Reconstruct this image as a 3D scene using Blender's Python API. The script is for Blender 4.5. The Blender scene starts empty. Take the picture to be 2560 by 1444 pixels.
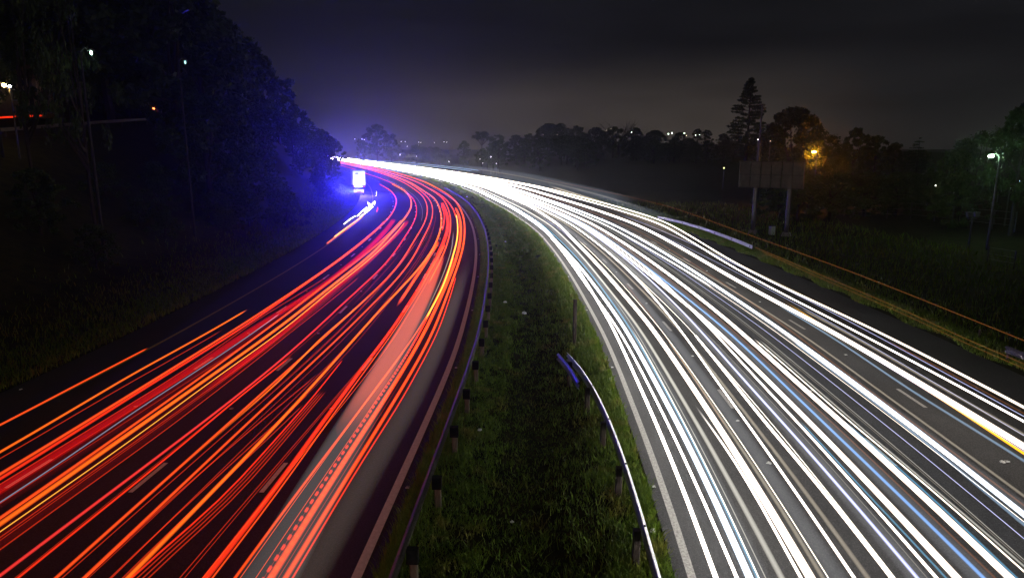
import bpy, math, random
import numpy as np
from mathutils import Vector, Matrix

random.seed(7); RNG = np.random.default_rng(11)
scn = bpy.context.scene
COL = scn.collection
R = math.radians

# ------------------------------------------------------------------ camera
F, PW, PH, YH, CAMZ = 1707.0, 2560.0, 1444.0, 370.0, 9.0
PITCH = math.atan((PH / 2 - YH) / F)
cam_d = bpy.data.cameras.new("camera")
cam = bpy.data.objects.new("camera", cam_d); COL.objects.link(cam)
cam.location = (0, 0, CAMZ)
cam.rotation_euler = (R(90) - PITCH, 0, 0)
cam_d.sensor_width = 36.0
cam_d.lens = 36.0 * F / PW
cam_d.clip_start = 0.1; cam_d.clip_end = 6000
scn.camera = cam

# ------------------------------------------------------------------ render settings, exposure
scn.view_settings.view_transform = 'Standard'
scn.view_settings.look = 'None'
scn.view_settings.exposure = 0.0
scn.view_settings.gamma = 1.0
scn.render.engine = 'CYCLES'
cy = scn.cycles
cy.use_denoising = True
cy.max_bounces = 5; cy.diffuse_bounces = 2; cy.glossy_bounces = 2
cy.transmission_bounces = 2; cy.volume_bounces = 0
cy.transparent_max_bounces = 96
cy.sample_clamp_indirect = 4.0
cy.sample_clamp_direct = 0.0
cy.use_light_tree = True
cy.caustics_reflective = False; cy.caustics_refractive = False

# ------------------------------------------------------------------ world: clouded night sky with the glow of a town
world = bpy.data.worlds.new("World"); scn.world = world
world.use_nodes = True
wt = world.node_tree; wt.nodes.clear()
def wn(t, **kw):
    n = wt.nodes.new(t)
    for k, v in kw.items(): setattr(n, k, v)
    return n
def build_world():
    L = wt.links.new
    out = wn('ShaderNodeOutputWorld'); bg = wn('ShaderNodeBackground')
    sky = wn('ShaderNodeTexSky'); sky.sky_type = 'NISHITA'; sky.sun_disc = False
    sky.sun_elevation = R(-6); sky.sun_rotation = R(200)
    tc = wn('ShaderNodeTexCoord'); sep = wn('ShaderNodeSeparateXYZ'); L(tc.outputs['Generated'], sep.inputs[0])
    ramp = wn('ShaderNodeValToRGB'); L(sep.outputs['Z'], ramp.inputs[0])
    cr = ramp.color_ramp
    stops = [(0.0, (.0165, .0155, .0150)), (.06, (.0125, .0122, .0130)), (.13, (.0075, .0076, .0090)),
             (.27, (.0052, .0054, .0068)), (.46, (.046, .043, .038)), (1.0, (.052, .048, .042))]     # brighter overhead sky, out of view, added to light the road paint
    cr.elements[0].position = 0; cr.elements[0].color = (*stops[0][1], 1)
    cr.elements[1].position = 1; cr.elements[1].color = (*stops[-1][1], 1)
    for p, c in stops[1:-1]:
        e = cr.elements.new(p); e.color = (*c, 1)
    # town glow low over the hills: direction of the town
    dot = wn('ShaderNodeVectorMath', operation='DOT_PRODUCT')
    dv = Vector((.10, 1, .035)).normalized(); dot.inputs[1].default_value = dv
    L(tc.outputs['Generated'], dot.inputs[0])
    mr = wn('ShaderNodeMapRange', interpolation_type='SMOOTHERSTEP')
    mr.inputs[1].default_value = math.cos(R(24)); mr.inputs[2].default_value = math.cos(R(1))
    L(dot.outputs['Value'], mr.inputs[0])
    mz = wn('ShaderNodeMapRange', interpolation_type='SMOOTHERSTEP')
    mz.inputs[1].default_value = .15; mz.inputs[2].default_value = .02
    L(sep.outputs['Z'], mz.inputs[0])
    mul = wn('ShaderNodeMath', operation='MULTIPLY'); L(mr.outputs[0], mul.inputs[0]); L(mz.outputs[0], mul.inputs[1])
    glow = wn('ShaderNodeMix', data_type='RGBA', blend_type='ADD')
    L(mul.outputs[0], glow.inputs[0]); L(ramp.outputs[0], glow.inputs[6]); glow.inputs[7].default_value = (.036, .028, .022, 1)
    # cloud structure
    mp = wn('ShaderNodeMapping'); mp.inputs['Scale'].default_value = (1.6, 1.6, 9)
    L(tc.outputs['Generated'], mp.inputs[0])
    nz = wn('ShaderNodeTexNoise'); nz.inputs['Scale'].default_value = 2.2; nz.inputs['Detail'].default_value = 5
    L(mp.outputs[0], nz.inputs['Vector'])
    cm = wn('ShaderNodeMapRange'); cm.inputs[1].default_value = .3; cm.inputs[2].default_value = .7
    cm.inputs[3].default_value = .72; cm.inputs[4].default_value = 1.28
    L(nz.outputs['Fac'], cm.inputs[0])
    sc = wn('ShaderNodeVectorMath', operation='SCALE'); L(glow.outputs[2], sc.inputs[0]); L(cm.outputs[0], sc.inputs['Scale'])
    sk = wn('ShaderNodeVectorMath', operation='SCALE'); L(sky.outputs[0], sk.inputs[0]); sk.inputs['Scale'].default_value = .05
    ad = wn('ShaderNodeVectorMath', operation='ADD'); L(sc.outputs[0], ad.inputs[0]); L(sk.outputs[0], ad.inputs[1])
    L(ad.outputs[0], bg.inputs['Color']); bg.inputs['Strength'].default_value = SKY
    L(bg.outputs[0], out.inputs['Surface'])
SKY = 1.0
HAZE = 0.0005
BEACON_W = 95000.0
build_world()

# ------------------------------------------------------------------ helpers
def at(px, py, z=0.0):
    """world point at height z seen at photo pixel (px, py)"""
    u, v = px - PW / 2, py - PH / 2
    dx, dy, dz = u, F * math.cos(PITCH) - v * math.sin(PITCH), -(F * math.sin(PITCH) + v * math.cos(PITCH))
    t = (z - CAMZ) / dz
    return np.array([dx * t, dy * t, z])
def at_y(px, py, Y):
    u, v = px - PW / 2, py - PH / 2
    dx, dy, dz = u, F * math.cos(PITCH) - v * math.sin(PITCH), -(F * math.sin(PITCH) + v * math.cos(PITCH))
    t = Y / dy
    return np.array([dx * t, Y, CAMZ + dz * t])

def tag(o, label=None, cat=None, group=None, kind=None):
    if label: o["label"] = label
    if cat: o["category"] = cat
    if group: o["group"] = group
    if kind: o["kind"] = kind
    return o
def empty(name, loc=(0, 0, 0), rz=0.0):
    o = bpy.data.objects.new(name, None); COL.objects.link(o)
    o.location = loc; o.rotation_euler = (0, 0, rz); o.empty_display_size = .3
    return o
def mesh_np(name, verts, faces, mat, parent=None, smooth=False):
    me = bpy.data.meshes.new(name)
    verts = np.asarray(verts, dtype=np.float32)
    if isinstance(faces, np.ndarray):
        n, k = faces.shape
        me.vertices.add(len(verts)); me.vertices.foreach_set('co', verts.ravel())
        me.loops.add(n * k); me.loops.foreach_set('vertex_index', faces.astype(np.int32).ravel())
        me.polygons.add(n)
        me.polygons.foreach_set('loop_start', np.arange(0, n * k, k, dtype=np.int32))
        me.update(calc_edges=True)
    else:
        me.from_pydata([tuple(v) for v in verts], [], faces); me.update()
    if smooth: me.polygons.foreach_set('use_smooth', np.ones(len(me.polygons), dtype=bool))
    if mat: me.materials.append(mat)
    o = bpy.data.objects.new(name, me); COL.objects.link(o)
    if parent: o.parent = parent
    return o
class MB:
    def __init__(s): s.v = []; s.f = []
    def add(s, vs, fs):
        b = len(s.v); s.v += [tuple(map(float, v)) for v in vs]; s.f += [tuple(b + i for i in f) for f in fs]
    def box(s, c, d, rz=0.0, taper=1.0, bev=0.0):
        cx, cy_, cz = c; x, y, z = d[0] / 2, d[1] / 2, d[2] / 2
        cs, sn = math.cos(rz), math.sin(rz)
        if bev > 0:
            b = min(bev, x * .9, y * .9)
            ring = [(x - b, -y), (x, -y + b), (x, y - b), (x - b, y), (-x + b, y), (-x, y - b), (-x, -y + b), (-x + b, -y)]
        else: ring = [(x, -y), (x, y), (-x, y), (-x, -y)]
        n = len(ring); vs = []
        for zz, tp in ((-z, 1.0), (z, taper)):
            for a, b_ in ring:
                a *= tp; b_ *= tp
                vs.append((cx + a * cs - b_ * sn, cy_ + a * sn + b_ * cs, cz + zz))
        fs = [tuple(range(n - 1, -1, -1)), tuple(range(n, 2 * n))]
        fs += [(i, (i + 1) % n, n + (i + 1) % n, n + i) for i in range(n)]
        s.add(vs, fs)
    def tube(s, pts, rad, k=8, cap=True):
        pts = np.asarray(pts, float); n = len(pts)
        rad = np.broadcast_to(np.asarray(rad, float), (n,))
        tg = np.gradient(pts, axis=0); tg /= np.linalg.norm(tg, axis=1)[:, None] + 1e-9
        up = np.array([0, 0, 1.0]) if abs(tg[:, 2]).mean() < .8 else np.array([1.0, 0, 0])
        a = np.cross(tg, up); a /= np.linalg.norm(a, axis=1)[:, None] + 1e-9
        b = np.cross(a, tg)
        th = np.arange(k) * 2 * math.pi / k
        v = pts[:, None, :] + rad[:, None, None] * (a[:, None, :] * np.cos(th)[None, :, None] + b[:, None, :] * np.sin(th)[None, :, None])
        vs = v.reshape(-1, 3)
        fs = [(i * k + j, i * k + (j + 1) % k, (i + 1) * k + (j + 1) % k, (i + 1) * k + j) for i in range(n - 1) for j in range(k)]
        if cap: fs += [tuple(range(k - 1, -1, -1)), tuple((n - 1) * k + j for j in range(k))]
        s.add(vs, fs)
    def lathe(s, prof, c=(0, 0, 0), k=14):
        vs = [(c[0] + r * math.cos(2 * math.pi * j / k), c[1] + r * math.sin(2 * math.pi * j / k), c[2] + z) for r, z in prof for j in range(k)]
        n = len(prof)
        fs = [(i * k + j, i * k + (j + 1) % k, (i + 1) * k + (j + 1) % k, (i + 1) * k + j) for i in range(n - 1) for j in range(k)]
        fs += [tuple(range(k - 1, -1, -1)), tuple((n - 1) * k + j for j in range(k))]
        s.add(vs, fs)
    def build(s, name, mat, parent=None, smooth=False): return mesh_np(name, np.array(s.v), s.f, mat, parent, smooth)
def children(o): return [c for c in o.children]
def copy_tree(o, parent=None):
    c = o.copy(); COL.objects.link(c)
    if parent: c.parent = parent
    for ch in children(o): copy_tree(ch, c)
    return c

# ------------------------------------------------------------------ materials
def new_mat(name):
    m = bpy.data.materials.new(name); m.use_nodes = True
    nt = m.node_tree; nt.nodes.clear()
    out = nt.nodes.new('ShaderNodeOutputMaterial')
    return m, nt, out
def surf(name, c1, c2, scale=4.0, rough=.7, metal=0.0, bump=0.0, bscale=40.0, detail=6, spec=.4, stretch=(1, 1, 1)):
    m, nt, out = new_mat(name); L = nt.links.new
    b = nt.nodes.new('ShaderNodeBsdfPrincipled'); L(b.outputs[0], out.inputs[0])
    tc = nt.nodes.new('ShaderNodeTexCoord'); mp = nt.nodes.new('ShaderNodeMapping'); mp.inputs['Scale'].default_value = stretch
    L(tc.outputs['Object'], mp.inputs[0])
    n = nt.nodes.new('ShaderNodeTexNoise'); n.inputs['Scale'].default_value = scale; n.inputs['Detail'].default_value = detail
    n.inputs['Roughness'].default_value = .65
    L(mp.outputs[0], n.inputs['Vector'])
    r = nt.nodes.new('ShaderNodeValToRGB'); r.color_ramp.elements[0].position = .35; r.color_ramp.elements[1].position = .65
    r.color_ramp.elements[0].color = (*c1, 1); r.color_ramp.elements[1].color = (*c2, 1)
    L(n.outputs['Fac'], r.inputs[0]); L(r.outputs[0], b.inputs['Base Color'])
    b.inputs['Roughness'].default_value = rough; b.inputs['Metallic'].default_value = metal
    b.inputs['Specular IOR Level'].default_value = spec
    if bump:
        n2 = nt.nodes.new('ShaderNodeTexNoise'); n2.inputs['Scale'].default_value = bscale; n2.inputs['Detail'].default_value = 3
        L(tc.outputs['Object'], n2.inputs['Vector'])
        bp = nt.nodes.new('ShaderNodeBump'); bp.inputs['Strength'].default_value = bump; bp.inputs['Distance'].default_value = .02
        L(n2.outputs['Fac'], bp.inputs['Height']); L(bp.outputs[0], b.inputs['Normal'])
    return m
def emit(name, c, s):
    m, nt, out = new_mat(name)
    e = nt.nodes.new('ShaderNodeEmission'); e.inputs[0].default_value = (*c, 1); e.inputs[1].default_value = s
    nt.links.new(e.outputs[0], out.inputs[0]); return m
def asphalt(name, a, b):
    m, nt, out = new_mat(name); L = nt.links.new
    bs = nt.nodes.new('ShaderNodeBsdfPrincipled'); L(bs.outputs[0], out.inputs[0])
    tc = nt.nodes.new('ShaderNodeTexCoord')
    big = nt.nodes.new('ShaderNodeTexNoise'); big.inputs['Scale'].default_value = .22; big.inputs['Detail'].default_value = 5
    fine = nt.nodes.new('ShaderNodeTexNoise'); fine.inputs['Scale'].default_value = 14; fine.inputs['Detail'].default_value = 4
    fine.inputs['Roughness'].default_value = .8
    vor = nt.nodes.new('ShaderNodeTexVoronoi'); vor.inputs['Scale'].default_value = 28
    for n in (big, fine, vor): L(tc.outputs['Object'], n.inputs['Vector'])
    r = nt.nodes.new('ShaderNodeValToRGB'); r.color_ramp.elements[0].position = .38; r.color_ramp.elements[1].position = .64
    r.color_ramp.elements[0].color = (*a, 1); r.color_ramp.elements[1].color = (*b, 1)
    mx = nt.nodes.new('ShaderNodeMath'); mx.operation = 'MULTIPLY_ADD'; mx.inputs[1].default_value = .45; 
    L(big.outputs['Fac'], mx.inputs[0])
    m2 = nt.nodes.new('ShaderNodeMath'); m2.operation = 'MULTIPLY'; m2.inputs[1].default_value = .55; L(fine.outputs['Fac'], m2.inputs[0])
    L(m2.outputs[0], mx.inputs[2]); L(mx.outputs[0], r.inputs[0])
    sp = nt.nodes.new('ShaderNodeMapRange'); sp.inputs[1].default_value = 0; sp.inputs[2].default_value = .6
    sp.inputs[3].default_value = 1.5; sp.inputs[4].default_value = .75; L(vor.outputs['Distance'], sp.inputs[0])
    vm = nt.nodes.new('ShaderNodeVectorMath'); vm.operation = 'SCALE'; L(r.outputs[0], vm.inputs[0]); L(sp.outputs[0], vm.inputs['Scale'])
    L(vm.outputs[0], bs.inputs['Base Color'])
    bs.inputs['Roughness'].default_value = .82; bs.inputs['Specular IOR Level'].default_value = .25
    bp = nt.nodes.new('ShaderNodeBump'); bp.inputs['Strength'].default_value = .5; bp.inputs['Distance'].default_value = .01
    L(vor.outputs['Distance'], bp.inputs['Height']); L(bp.outputs[0], bs.inputs['Normal'])
    return m
M = dict(
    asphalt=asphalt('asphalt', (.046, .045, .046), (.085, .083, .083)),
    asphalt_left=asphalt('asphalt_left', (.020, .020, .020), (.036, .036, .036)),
    ground=surf('ground_soil', (.012, .015, .004), (.034, .032, .009), 1.3, .95, 0, .6, 12, spec=.1),
    paint=surf('white_paint', (.62, .62, .58), (.80, .80, .76), 9, .7, spec=.3),
    paint_worn=surf('worn_paint', (.22, .21, .20), (.52, .50, .46), 16, .75, spec=.3),
    yellow=surf('yellow_paint', (.30, .20, .03), (.45, .31, .05), 9, .7, spec=.3),
    steel=surf('galvanised_steel', (.36, .35, .36), (.52, .51, .52), 12, .42, .85, .15, 60),
    steel_old=surf('weathered_steel', (.10, .085, .075), (.17, .15, .135), 12, .7, .0, .15, 60),
    timber=surf('creosoted_timber', (.035, .026, .02), (.075, .055, .042), 5, .85, 0, .4, 50, stretch=(8, 8, 1)),
    timber_pale=surf('pale_timber', (.13, .10, .07), (.22, .17, .12), 5, .85, 0, .4, 50, stretch=(8, 8, 1)),
    block_dark=surf('dark_block', (.012, .012, .012), (.022, .021, .02), 8, .9),
    bolt=surf('bolt_head', (.03, .03, .03), (.06, .06, .06), 20, .5, .8),
    bark=surf('bark', (.02, .015, .011), (.042, .034, .026), 3, .95, 0, .5, 20, stretch=(4, 4, 1)),
    leaf_a=surf('leaf_dark', (.016, .034, .006), (.034, .060, .010), .6, .65, spec=.25),
    leaf_b=surf('leaf_mid', (.024, .046, .007), (.05, .080, .012), .6, .65, spec=.25),
    leaf_c=surf('needles', (.018, .036, .009), (.035, .06, .013), .6, .7, spec=.2),
    galv_pole=surf('pole_metal', (.06, .06, .062), (.10, .10, .105), 6, .5, .5),
    board=surf('sign_back_panel', (.05, .05, .05), (.08, .078, .074), 2.2, .8, 0, spec=.05),
    concrete=surf('concrete', (.25, .24, .22), (.36, .35, .32), 3, .9, 0, .3, 30),
    white_body=surf('white_panel', (.62, .62, .62), (.78, .78, .78), 1.5, .5),
    curtain=surf('truck_curtain', (.34, .36, .42), (.46, .48, .54), 2, .6, stretch=(1, 6, 1)),
    chassis=surf('dark_chassis', (.015, .015, .017), (.03, .03, .032), 6, .7, .2),
    tyre=surf('tyre', (.012, .012, .012), (.02, .02, .02), 14, .9),
    rim=surf('rim', (.3, .3, .3), (.45, .45, .45), 9, .4, .8),
    car_paint=surf('car_paint', (.60, .60, .62), (.72, .72, .74), 1, .3),
    glass=surf('dark_glass', (.01, .012, .015), (.02, .022, .026), 2, .08),
    litter=surf('paper_litter', (.62, .62, .60), (.82, .82, .80), 8, .8),
    brick=surf('plaster_wall', (.32, .22, .14), (.44, .31, .20), 2, .9, 0, .3, 20),
    roof=surf('roof_tiles', (.10, .05, .035), (.16, .08, .05), 5, .85),
    lamp_body=surf('lamp_housing', (.10, .10, .10), (.16, .16, .16), 6, .5, .4),
    stud=surf('stud_reflector', (.75, .75, .74), (.88, .88, .86), 30, .25),
)
def grass_mat(name, a, b, dry):
    m, nt, out = new_mat(name); L = nt.links.new
    bs = nt.nodes.new('ShaderNodeBsdfPrincipled'); L(bs.outputs[0], out.inputs[0])
    tc = nt.nodes.new('ShaderNodeTexCoord')
    n1 = nt.nodes.new('ShaderNodeTexNoise'); n1.inputs['Scale'].default_value = .9; n1.inputs['Detail'].default_value = 5
    n2 = nt.nodes.new('ShaderNodeTexNoise'); n2.inputs['Scale'].default_value = 7; n2.inputs['Detail'].default_value = 3
    L(tc.outputs['Object'], n1.inputs['Vector']); L(tc.outputs['Object'], n2.inputs['Vector'])
    r = nt.nodes.new('ShaderNodeValToRGB'); r.color_ramp.elements[0].position = .3; r.color_ramp.elements[1].position = .7
    r.color_ramp.elements[0].color = (*a, 1); r.color_ramp.elements[1].color = (*b, 1)
    L(n2.outputs['Fac'], r.inputs[0])
    mr = nt.nodes.new('ShaderNodeMapRange'); mr.inputs[1].default_value = .54; mr.inputs[2].default_value = .72; L(n1.outputs['Fac'], mr.inputs[0])
    mx = nt.nodes.new('ShaderNodeMix'); mx.data_type = 'RGBA'; L(mr.outputs[0], mx.inputs[0]); L(r.outputs[0], mx.inputs[6]); mx.inputs[7].default_value = (*dry, 1)
    L(mx.outputs[2], bs.inputs['Base Color']); bs.inputs['Roughness'].default_value = .6; bs.inputs['Specular IOR Level'].default_value = .2
    return m
M['grass'] = grass_mat('grass_blades', (.065, .13, .009), (.18, .27, .022), (.25, .22, .04))

# ------------------------------------------------------------------ road axes (inner edge lines of the two carriageways)
LEFT_PX = [(890, 1444), (970, 1264), (1045, 1100), (1100, 975), (1140, 880), (1172, 760), (1186, 690), (1191, 640), (1190, 608), (1186, 582),
           (1178, 555), (1160, 525), (1140, 503), (1110, 484), (1072, 464), (1022, 446), (962, 429), (905, 416.5), (850, 406)]
RIGHT_PX = [(1730, 1442), (1666, 1235), (1603, 1065), (1553, 939), (1533, 883), (1496, 808), (1461, 746), (1436, 700), (1390, 631), (1343, 575),
            (1316, 558), (1287, 536), (1241, 511), (1178, 477), (1100, 453), (1022, 434), (950, 420), (890, 409.5), (845, 402)]
def axis(px):
    p = np.array([at(x, y)[:2] for x, y in px])
    d0 = (p[1] - p[0]) / np.linalg.norm(p[1] - p[0]); 
    p = np.vstack([p[0] - d0 * 16, p])
    d1 = p[-1] - p[-4]; d1 /= np.linalg.norm(d1)
    p = np.vstack([p, p[-1] + d1 * 80, p[-1] + d1 * 180, p[-1] + d1 * 320])
    s = np.r_[0, np.cumsum(np.linalg.norm(np.diff(p, axis=0), axis=1))]
    ss = np.arange(0, s[-1], 1.0)
    q = np.c_[np.interp(ss, s, p[:, 0]), np.interp(ss, s, p[:, 1])]
    # smoothing whose width grows with distance, so that the curve has no kinks
    out = q.copy()
    for i in range(len(q)):
        w = min(4 + .11 * ss[i], 45)
        w = min(w, i, len(q) - 1 - i) if min(i, len(q) - 1 - i) > 0 else 0
        w = int(w)
        if w > 0:
            k = np.hanning(2 * w + 3)[1:-1]; k /= k.sum()
            out[i] = (q[i - w:i + w + 1] * k[:, None]).sum(0)
    d = np.gradient(out, axis=0); d /= np.linalg.norm(d, axis=1)[:, None]
    n = np.c_[-d[:, 1], d[:, 0]]
    sl = np.r_[0, np.cumsum(np.linalg.norm(np.diff(out, axis=0), axis=1))]
    return dict(p=out, t=d, n=n, s=sl)
AX = {'L': axis(LEFT_PX), 'R': axis(RIGHT_PX)}
SGN = {'L': 1.0, 'R': -1.0}          # outward side of each carriageway relative to the left normal
def pos(side, s, o, z=0.0):
    a = AX[side]
    s = np.asarray(s, float)
    x = np.interp(s, a['s'], a['p'][:, 0]); y = np.interp(s, a['s'], a['p'][:, 1])
    nx = np.interp(s, a['s'], a['n'][:, 0]); ny = np.interp(s, a['s'], a['n'][:, 1])
    o = np.asarray(o, float) * SGN[side]
    return np.stack([x + nx * o, y + ny * o, np.broadcast_to(np.asarray(z, float), s.shape)], axis=-1)
def so(side, P):
    """arc length and outward offset of points"""
    a = AX[side]; P = np.atleast_2d(P)[:, :2]
    S = np.empty(len(P)); O = np.empty(len(P))
    for c in range(0, len(P), 4000):
        q = P[c:c + 4000]
        d2 = ((q[:, None, :] - a['p'][None]) ** 2).sum(-1)
        i = d2.argmin(1)
        dv = q - a['p'][i]
        S[c:c + 4000] = a['s'][i] + (dv * a['t'][i]).sum(1)
        O[c:c + 4000] = (dv * a['n'][i]).sum(1) * SGN[side]
    return S, O
SMAX = {k: AX[k]['s'][-1] - 2 for k in AX}

# ------------------------------------------------------------------ terrain
LW, RW = 16.4, 16.2
def sm(x, a, b):
    t = np.clip((x - a) / (b - a), 0, 1); return t * t * (3 - 2 * t)
def wob(X, Y):
    return (.5 * np.sin(X * .31 + 1.3 * np.sin(Y * .17)) + .35 * np.sin(Y * .43 + .6 * X) + .25 * np.sin(X * 1.1 - Y * .7) + .2 * np.sin(Y * 1.7 + X * .4))
def terrain(X, Y):
    X = np.asarray(X, float); Y = np.asarray(Y, float); sh = X.shape
    P = np.c_[X.ravel(), Y.ravel()]
    _, ol = so('L', P); _, orr = so('R', P)
    x, y = P[:, 0], P[:, 1]
    z = np.full(len(P), -.06)
    w = wob(x, y)
    med = np.minimum(-ol, -orr) - .3
    mm = np.clip(med, 0, 9)
    z = np.where(med > 0, -.05 - .30 * sm(mm, .8, 3.8) + .10 * w * sm(mm, .5, 2) + .02, z)
    # left embankment with a side road on a ledge, climbing on to a wooded hill
    dl = ol - LW - .1
    fy = 1 - .88 * sm(y, 115, 240)
    led = 10.3 + .085 * np.clip(y - 60, -10, 140)
    up = led * sm(dl, 2, 25) * .97 + .10 * w * sm(dl, 0, 3)
    up = up + 24 * sm(dl, 34, 80)
    zl = -.04 + fy * up + 1.2 * sm(dl, 1, 25) * (1 - fy)
    z = np.where(dl > 0, zl, z)
    dr = orr - RW - .1
    zr = -.04 + .22 * np.exp(-((dr - 1.0) / .8) ** 2) - .55 * sm(dr, 1.5, 8) + .12 * w * sm(dr, 1, 4) + 3.6 * sm(dr, 22, 70) + (13 - 10 * sm(x, 120, 260)) * sm(x, -60, 60) * sm(dr, 120, 330)
    z = np.where((dr > 0) & (orr >= ol), zr, z)
    return z.reshape(sh)
def tz(x, y): return float(terrain(np.array([x]), np.array([y]))[0])
def build_ground():
    xs = np.r_[np.linspace(-900, -170, 20), np.linspace(-164, -64, 26), np.arange(-62, 40, .8), np.linspace(41, 130, 40), np.linspace(138, 900, 26)]
    ys = np.r_[np.linspace(-40, 8, 12), np.arange(9, 70, .8), np.arange(70.5, 160, 1.6), np.arange(162, 420, 4), np.linspace(426, 2600, 40)]
    X, Y = np.meshgrid(xs, ys)
    Z = terrain(X, Y)
    nx, ny = len(xs), len(ys)
    idx = np.arange(nx * ny).reshape(ny, nx)
    f = np.stack([idx[:-1, :-1], idx[:-1, 1:], idx[1:, 1:], idx[1:, :-1]], -1).reshape(-1, 4)
    tag(mesh_np('ground', np.c_[X.ravel(), Y.ravel(), Z.ravel()], f, M['ground'], smooth=True), kind='structure')
build_ground()

def strip(name, side, o0, o1, z, mat, s0=0, s1=None, step=1.5, parent=None):
    s1 = s1 or SMAX[side]
    s = np.arange(s0, s1, step)
    a = pos(side, s, o0, z); b = pos(side, s, o1, z); n = len(s)
    i = np.arange(n - 1)
    f = np.c_[i, i + 1, n + i + 1, n + i] if (SGN[side] * (o1 - o0)) < 0 else np.c_[i, n + i, n + i + 1, i + 1]
    return mesh_np(name, np.vstack([a, b]), f, mat, parent)
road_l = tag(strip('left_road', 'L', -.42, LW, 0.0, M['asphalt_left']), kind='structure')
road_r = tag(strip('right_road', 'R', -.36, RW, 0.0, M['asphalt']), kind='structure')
LANES = {'L': (3.55, 7.05, 10.55), 'R': (3.5, 6.95, 10.35)}
strip('edge_line', 'L', -.11, .11, .004, M['paint'], parent=road_l)
strip('edge_line', 'L', 14.0, 14.14, .004, M['yellow'], parent=road_l)
strip('edge_line', 'R', -.09, .09, .004, M['paint_worn'], parent=road_r)
strip('edge_line', 'R', 13.75, 13.9, .004, M['yellow'], parent=road_r)
DASH = {}
def dashes(side, o, mat, s_first, pitch, length, parent):
    vs, fs = [], []
    s = s_first; DASH.setdefault((side, o), [])
    while s < min(SMAX[side] - 20, 330):
        DASH[(side, o)].append(s + length)
        ss = np.linspace(s, s + length, 3)
        a = pos(side, ss, o - .065, .004); b = pos(side, ss, o + .065, .004); base = len(vs)
        vs += list(a) + list(b)
        for i in range(2):
            q = (base + i, base + 3 + i, base + 4 + i, base + i + 1)
            fs.append(q if SGN[side] > 0 else q[::-1])
        s += pitch
    return mesh_np('lane_marking', np.array(vs), fs, mat, parent)
def s_of(side, px, py): return float(so(side, at(px, py)[None])[0][0])
sL2 = s_of('L', 655, 1230); sL1 = s_of('L', 333, 1230); sL0 = s_of('L', 40, 1220)
PITCHD = (s_of('L', 897, 925) - s_of('L', 655, 1230))
for o, s0 in zip(LANES['L'], (sL2, sL1, sL0)):
    dashes('L', o, M['paint'], s0, PITCHD, 1.75, road_l)
for o, (x, y) in zip(LANES['R'], ((1825, 1020), (2060, 1160), (2305, 1018))):
    s0 = s_of('R', x, y); dashes('R', o, M['paint_worn'], s0 if s0 < 26 else s0 - PITCHD, PITCHD, 1.9, road_r)

# ------------------------------------------------------------------ light trails: tubes of glowing light left in the air by lamps
# An optically thin glowing tube is brightest where the line of sight through it is longest: emission ~ cos(angle).
_tm = {}; LONG = 2.6
def trail_mat(core, edge, strength, power):
    key = (core, edge, strength, power)
    if key in _tm: return _tm[key]
    m, nt, out = new_mat('trail_light'); L = nt.links.new
    def math_(op, a, b=None):
        n = nt.nodes.new('ShaderNodeMath'); n.operation = op
        for k, v in enumerate((a, b)):
            if v is None: continue
            if isinstance(v, (int, float)): n.inputs[k].default_value = v
            else: L(v, n.inputs[k])
        return n.outputs[0]
    geo = nt.nodes.new('ShaderNodeNewGeometry')
    ax = nt.nodes.new('ShaderNodeAttribute'); ax.attribute_name = 'axis'
    lum = nt.nodes.new('ShaderNodeAttribute'); lum.attribute_name = 'lum'
    def dot_(a, b):
        n = nt.nodes.new('ShaderNodeVectorMath'); n.operation = 'DOT_PRODUCT'; L(a, n.inputs[0]); L(b, n.inputs[1]); return n.outputs['Value']
    ca = dot_(geo.outputs['Incoming'], ax.outputs['Vector'])
    sn = math_('SQRT', math_('MAXIMUM', math_('SUBTRACT', 1.0, math_('MULTIPLY', ca, ca)), .004))   # sine of the angle to the tube
    cn = math_('ABSOLUTE', dot_(geo.outputs['Incoming'], geo.outputs['Normal']))
    chord = math_('MINIMUM', math_('DIVIDE', cn, sn), 1.0)                  # chord across the round section, 0 at the rim
    class inv: outputs = (chord,)
    long_ = math_('MINIMUM', math_('POWER', math_('DIVIDE', 1.0, sn), .6), LONG)        # and longer when seen along the tube
    pwr = math_('MULTIPLY', math_('MULTIPLY', math_('POWER', chord, power), long_), lum.outputs['Fac'])
    class pw: outputs = (pwr,)
    ml = nt.nodes.new('ShaderNodeMath'); ml.operation = 'MULTIPLY'; ml.inputs[1].default_value = strength; L(pw.outputs[0], ml.inputs[0])
    mx = nt.nodes.new('ShaderNodeMix'); mx.data_type = 'RGBA'; L(inv.outputs[0], mx.inputs[0])
    mx.inputs[6].default_value = (*edge, 1); mx.inputs[7].default_value = (*core, 1)
    em = nt.nodes.new('ShaderNodeEmission'); L(mx.outputs[2], em.inputs[0]); L(ml.outputs[0], em.inputs[1])
    tr = nt.nodes.new('ShaderNodeBsdfTransparent')
    ad = nt.nodes.new('ShaderNodeAddShader'); L(tr.outputs[0], ad.inputs[0]); L(em.outputs[0], ad.inputs[1])
    L(ad.outputs[0], out.inputs[0])
    _tm[key] = m
    return m
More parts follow.
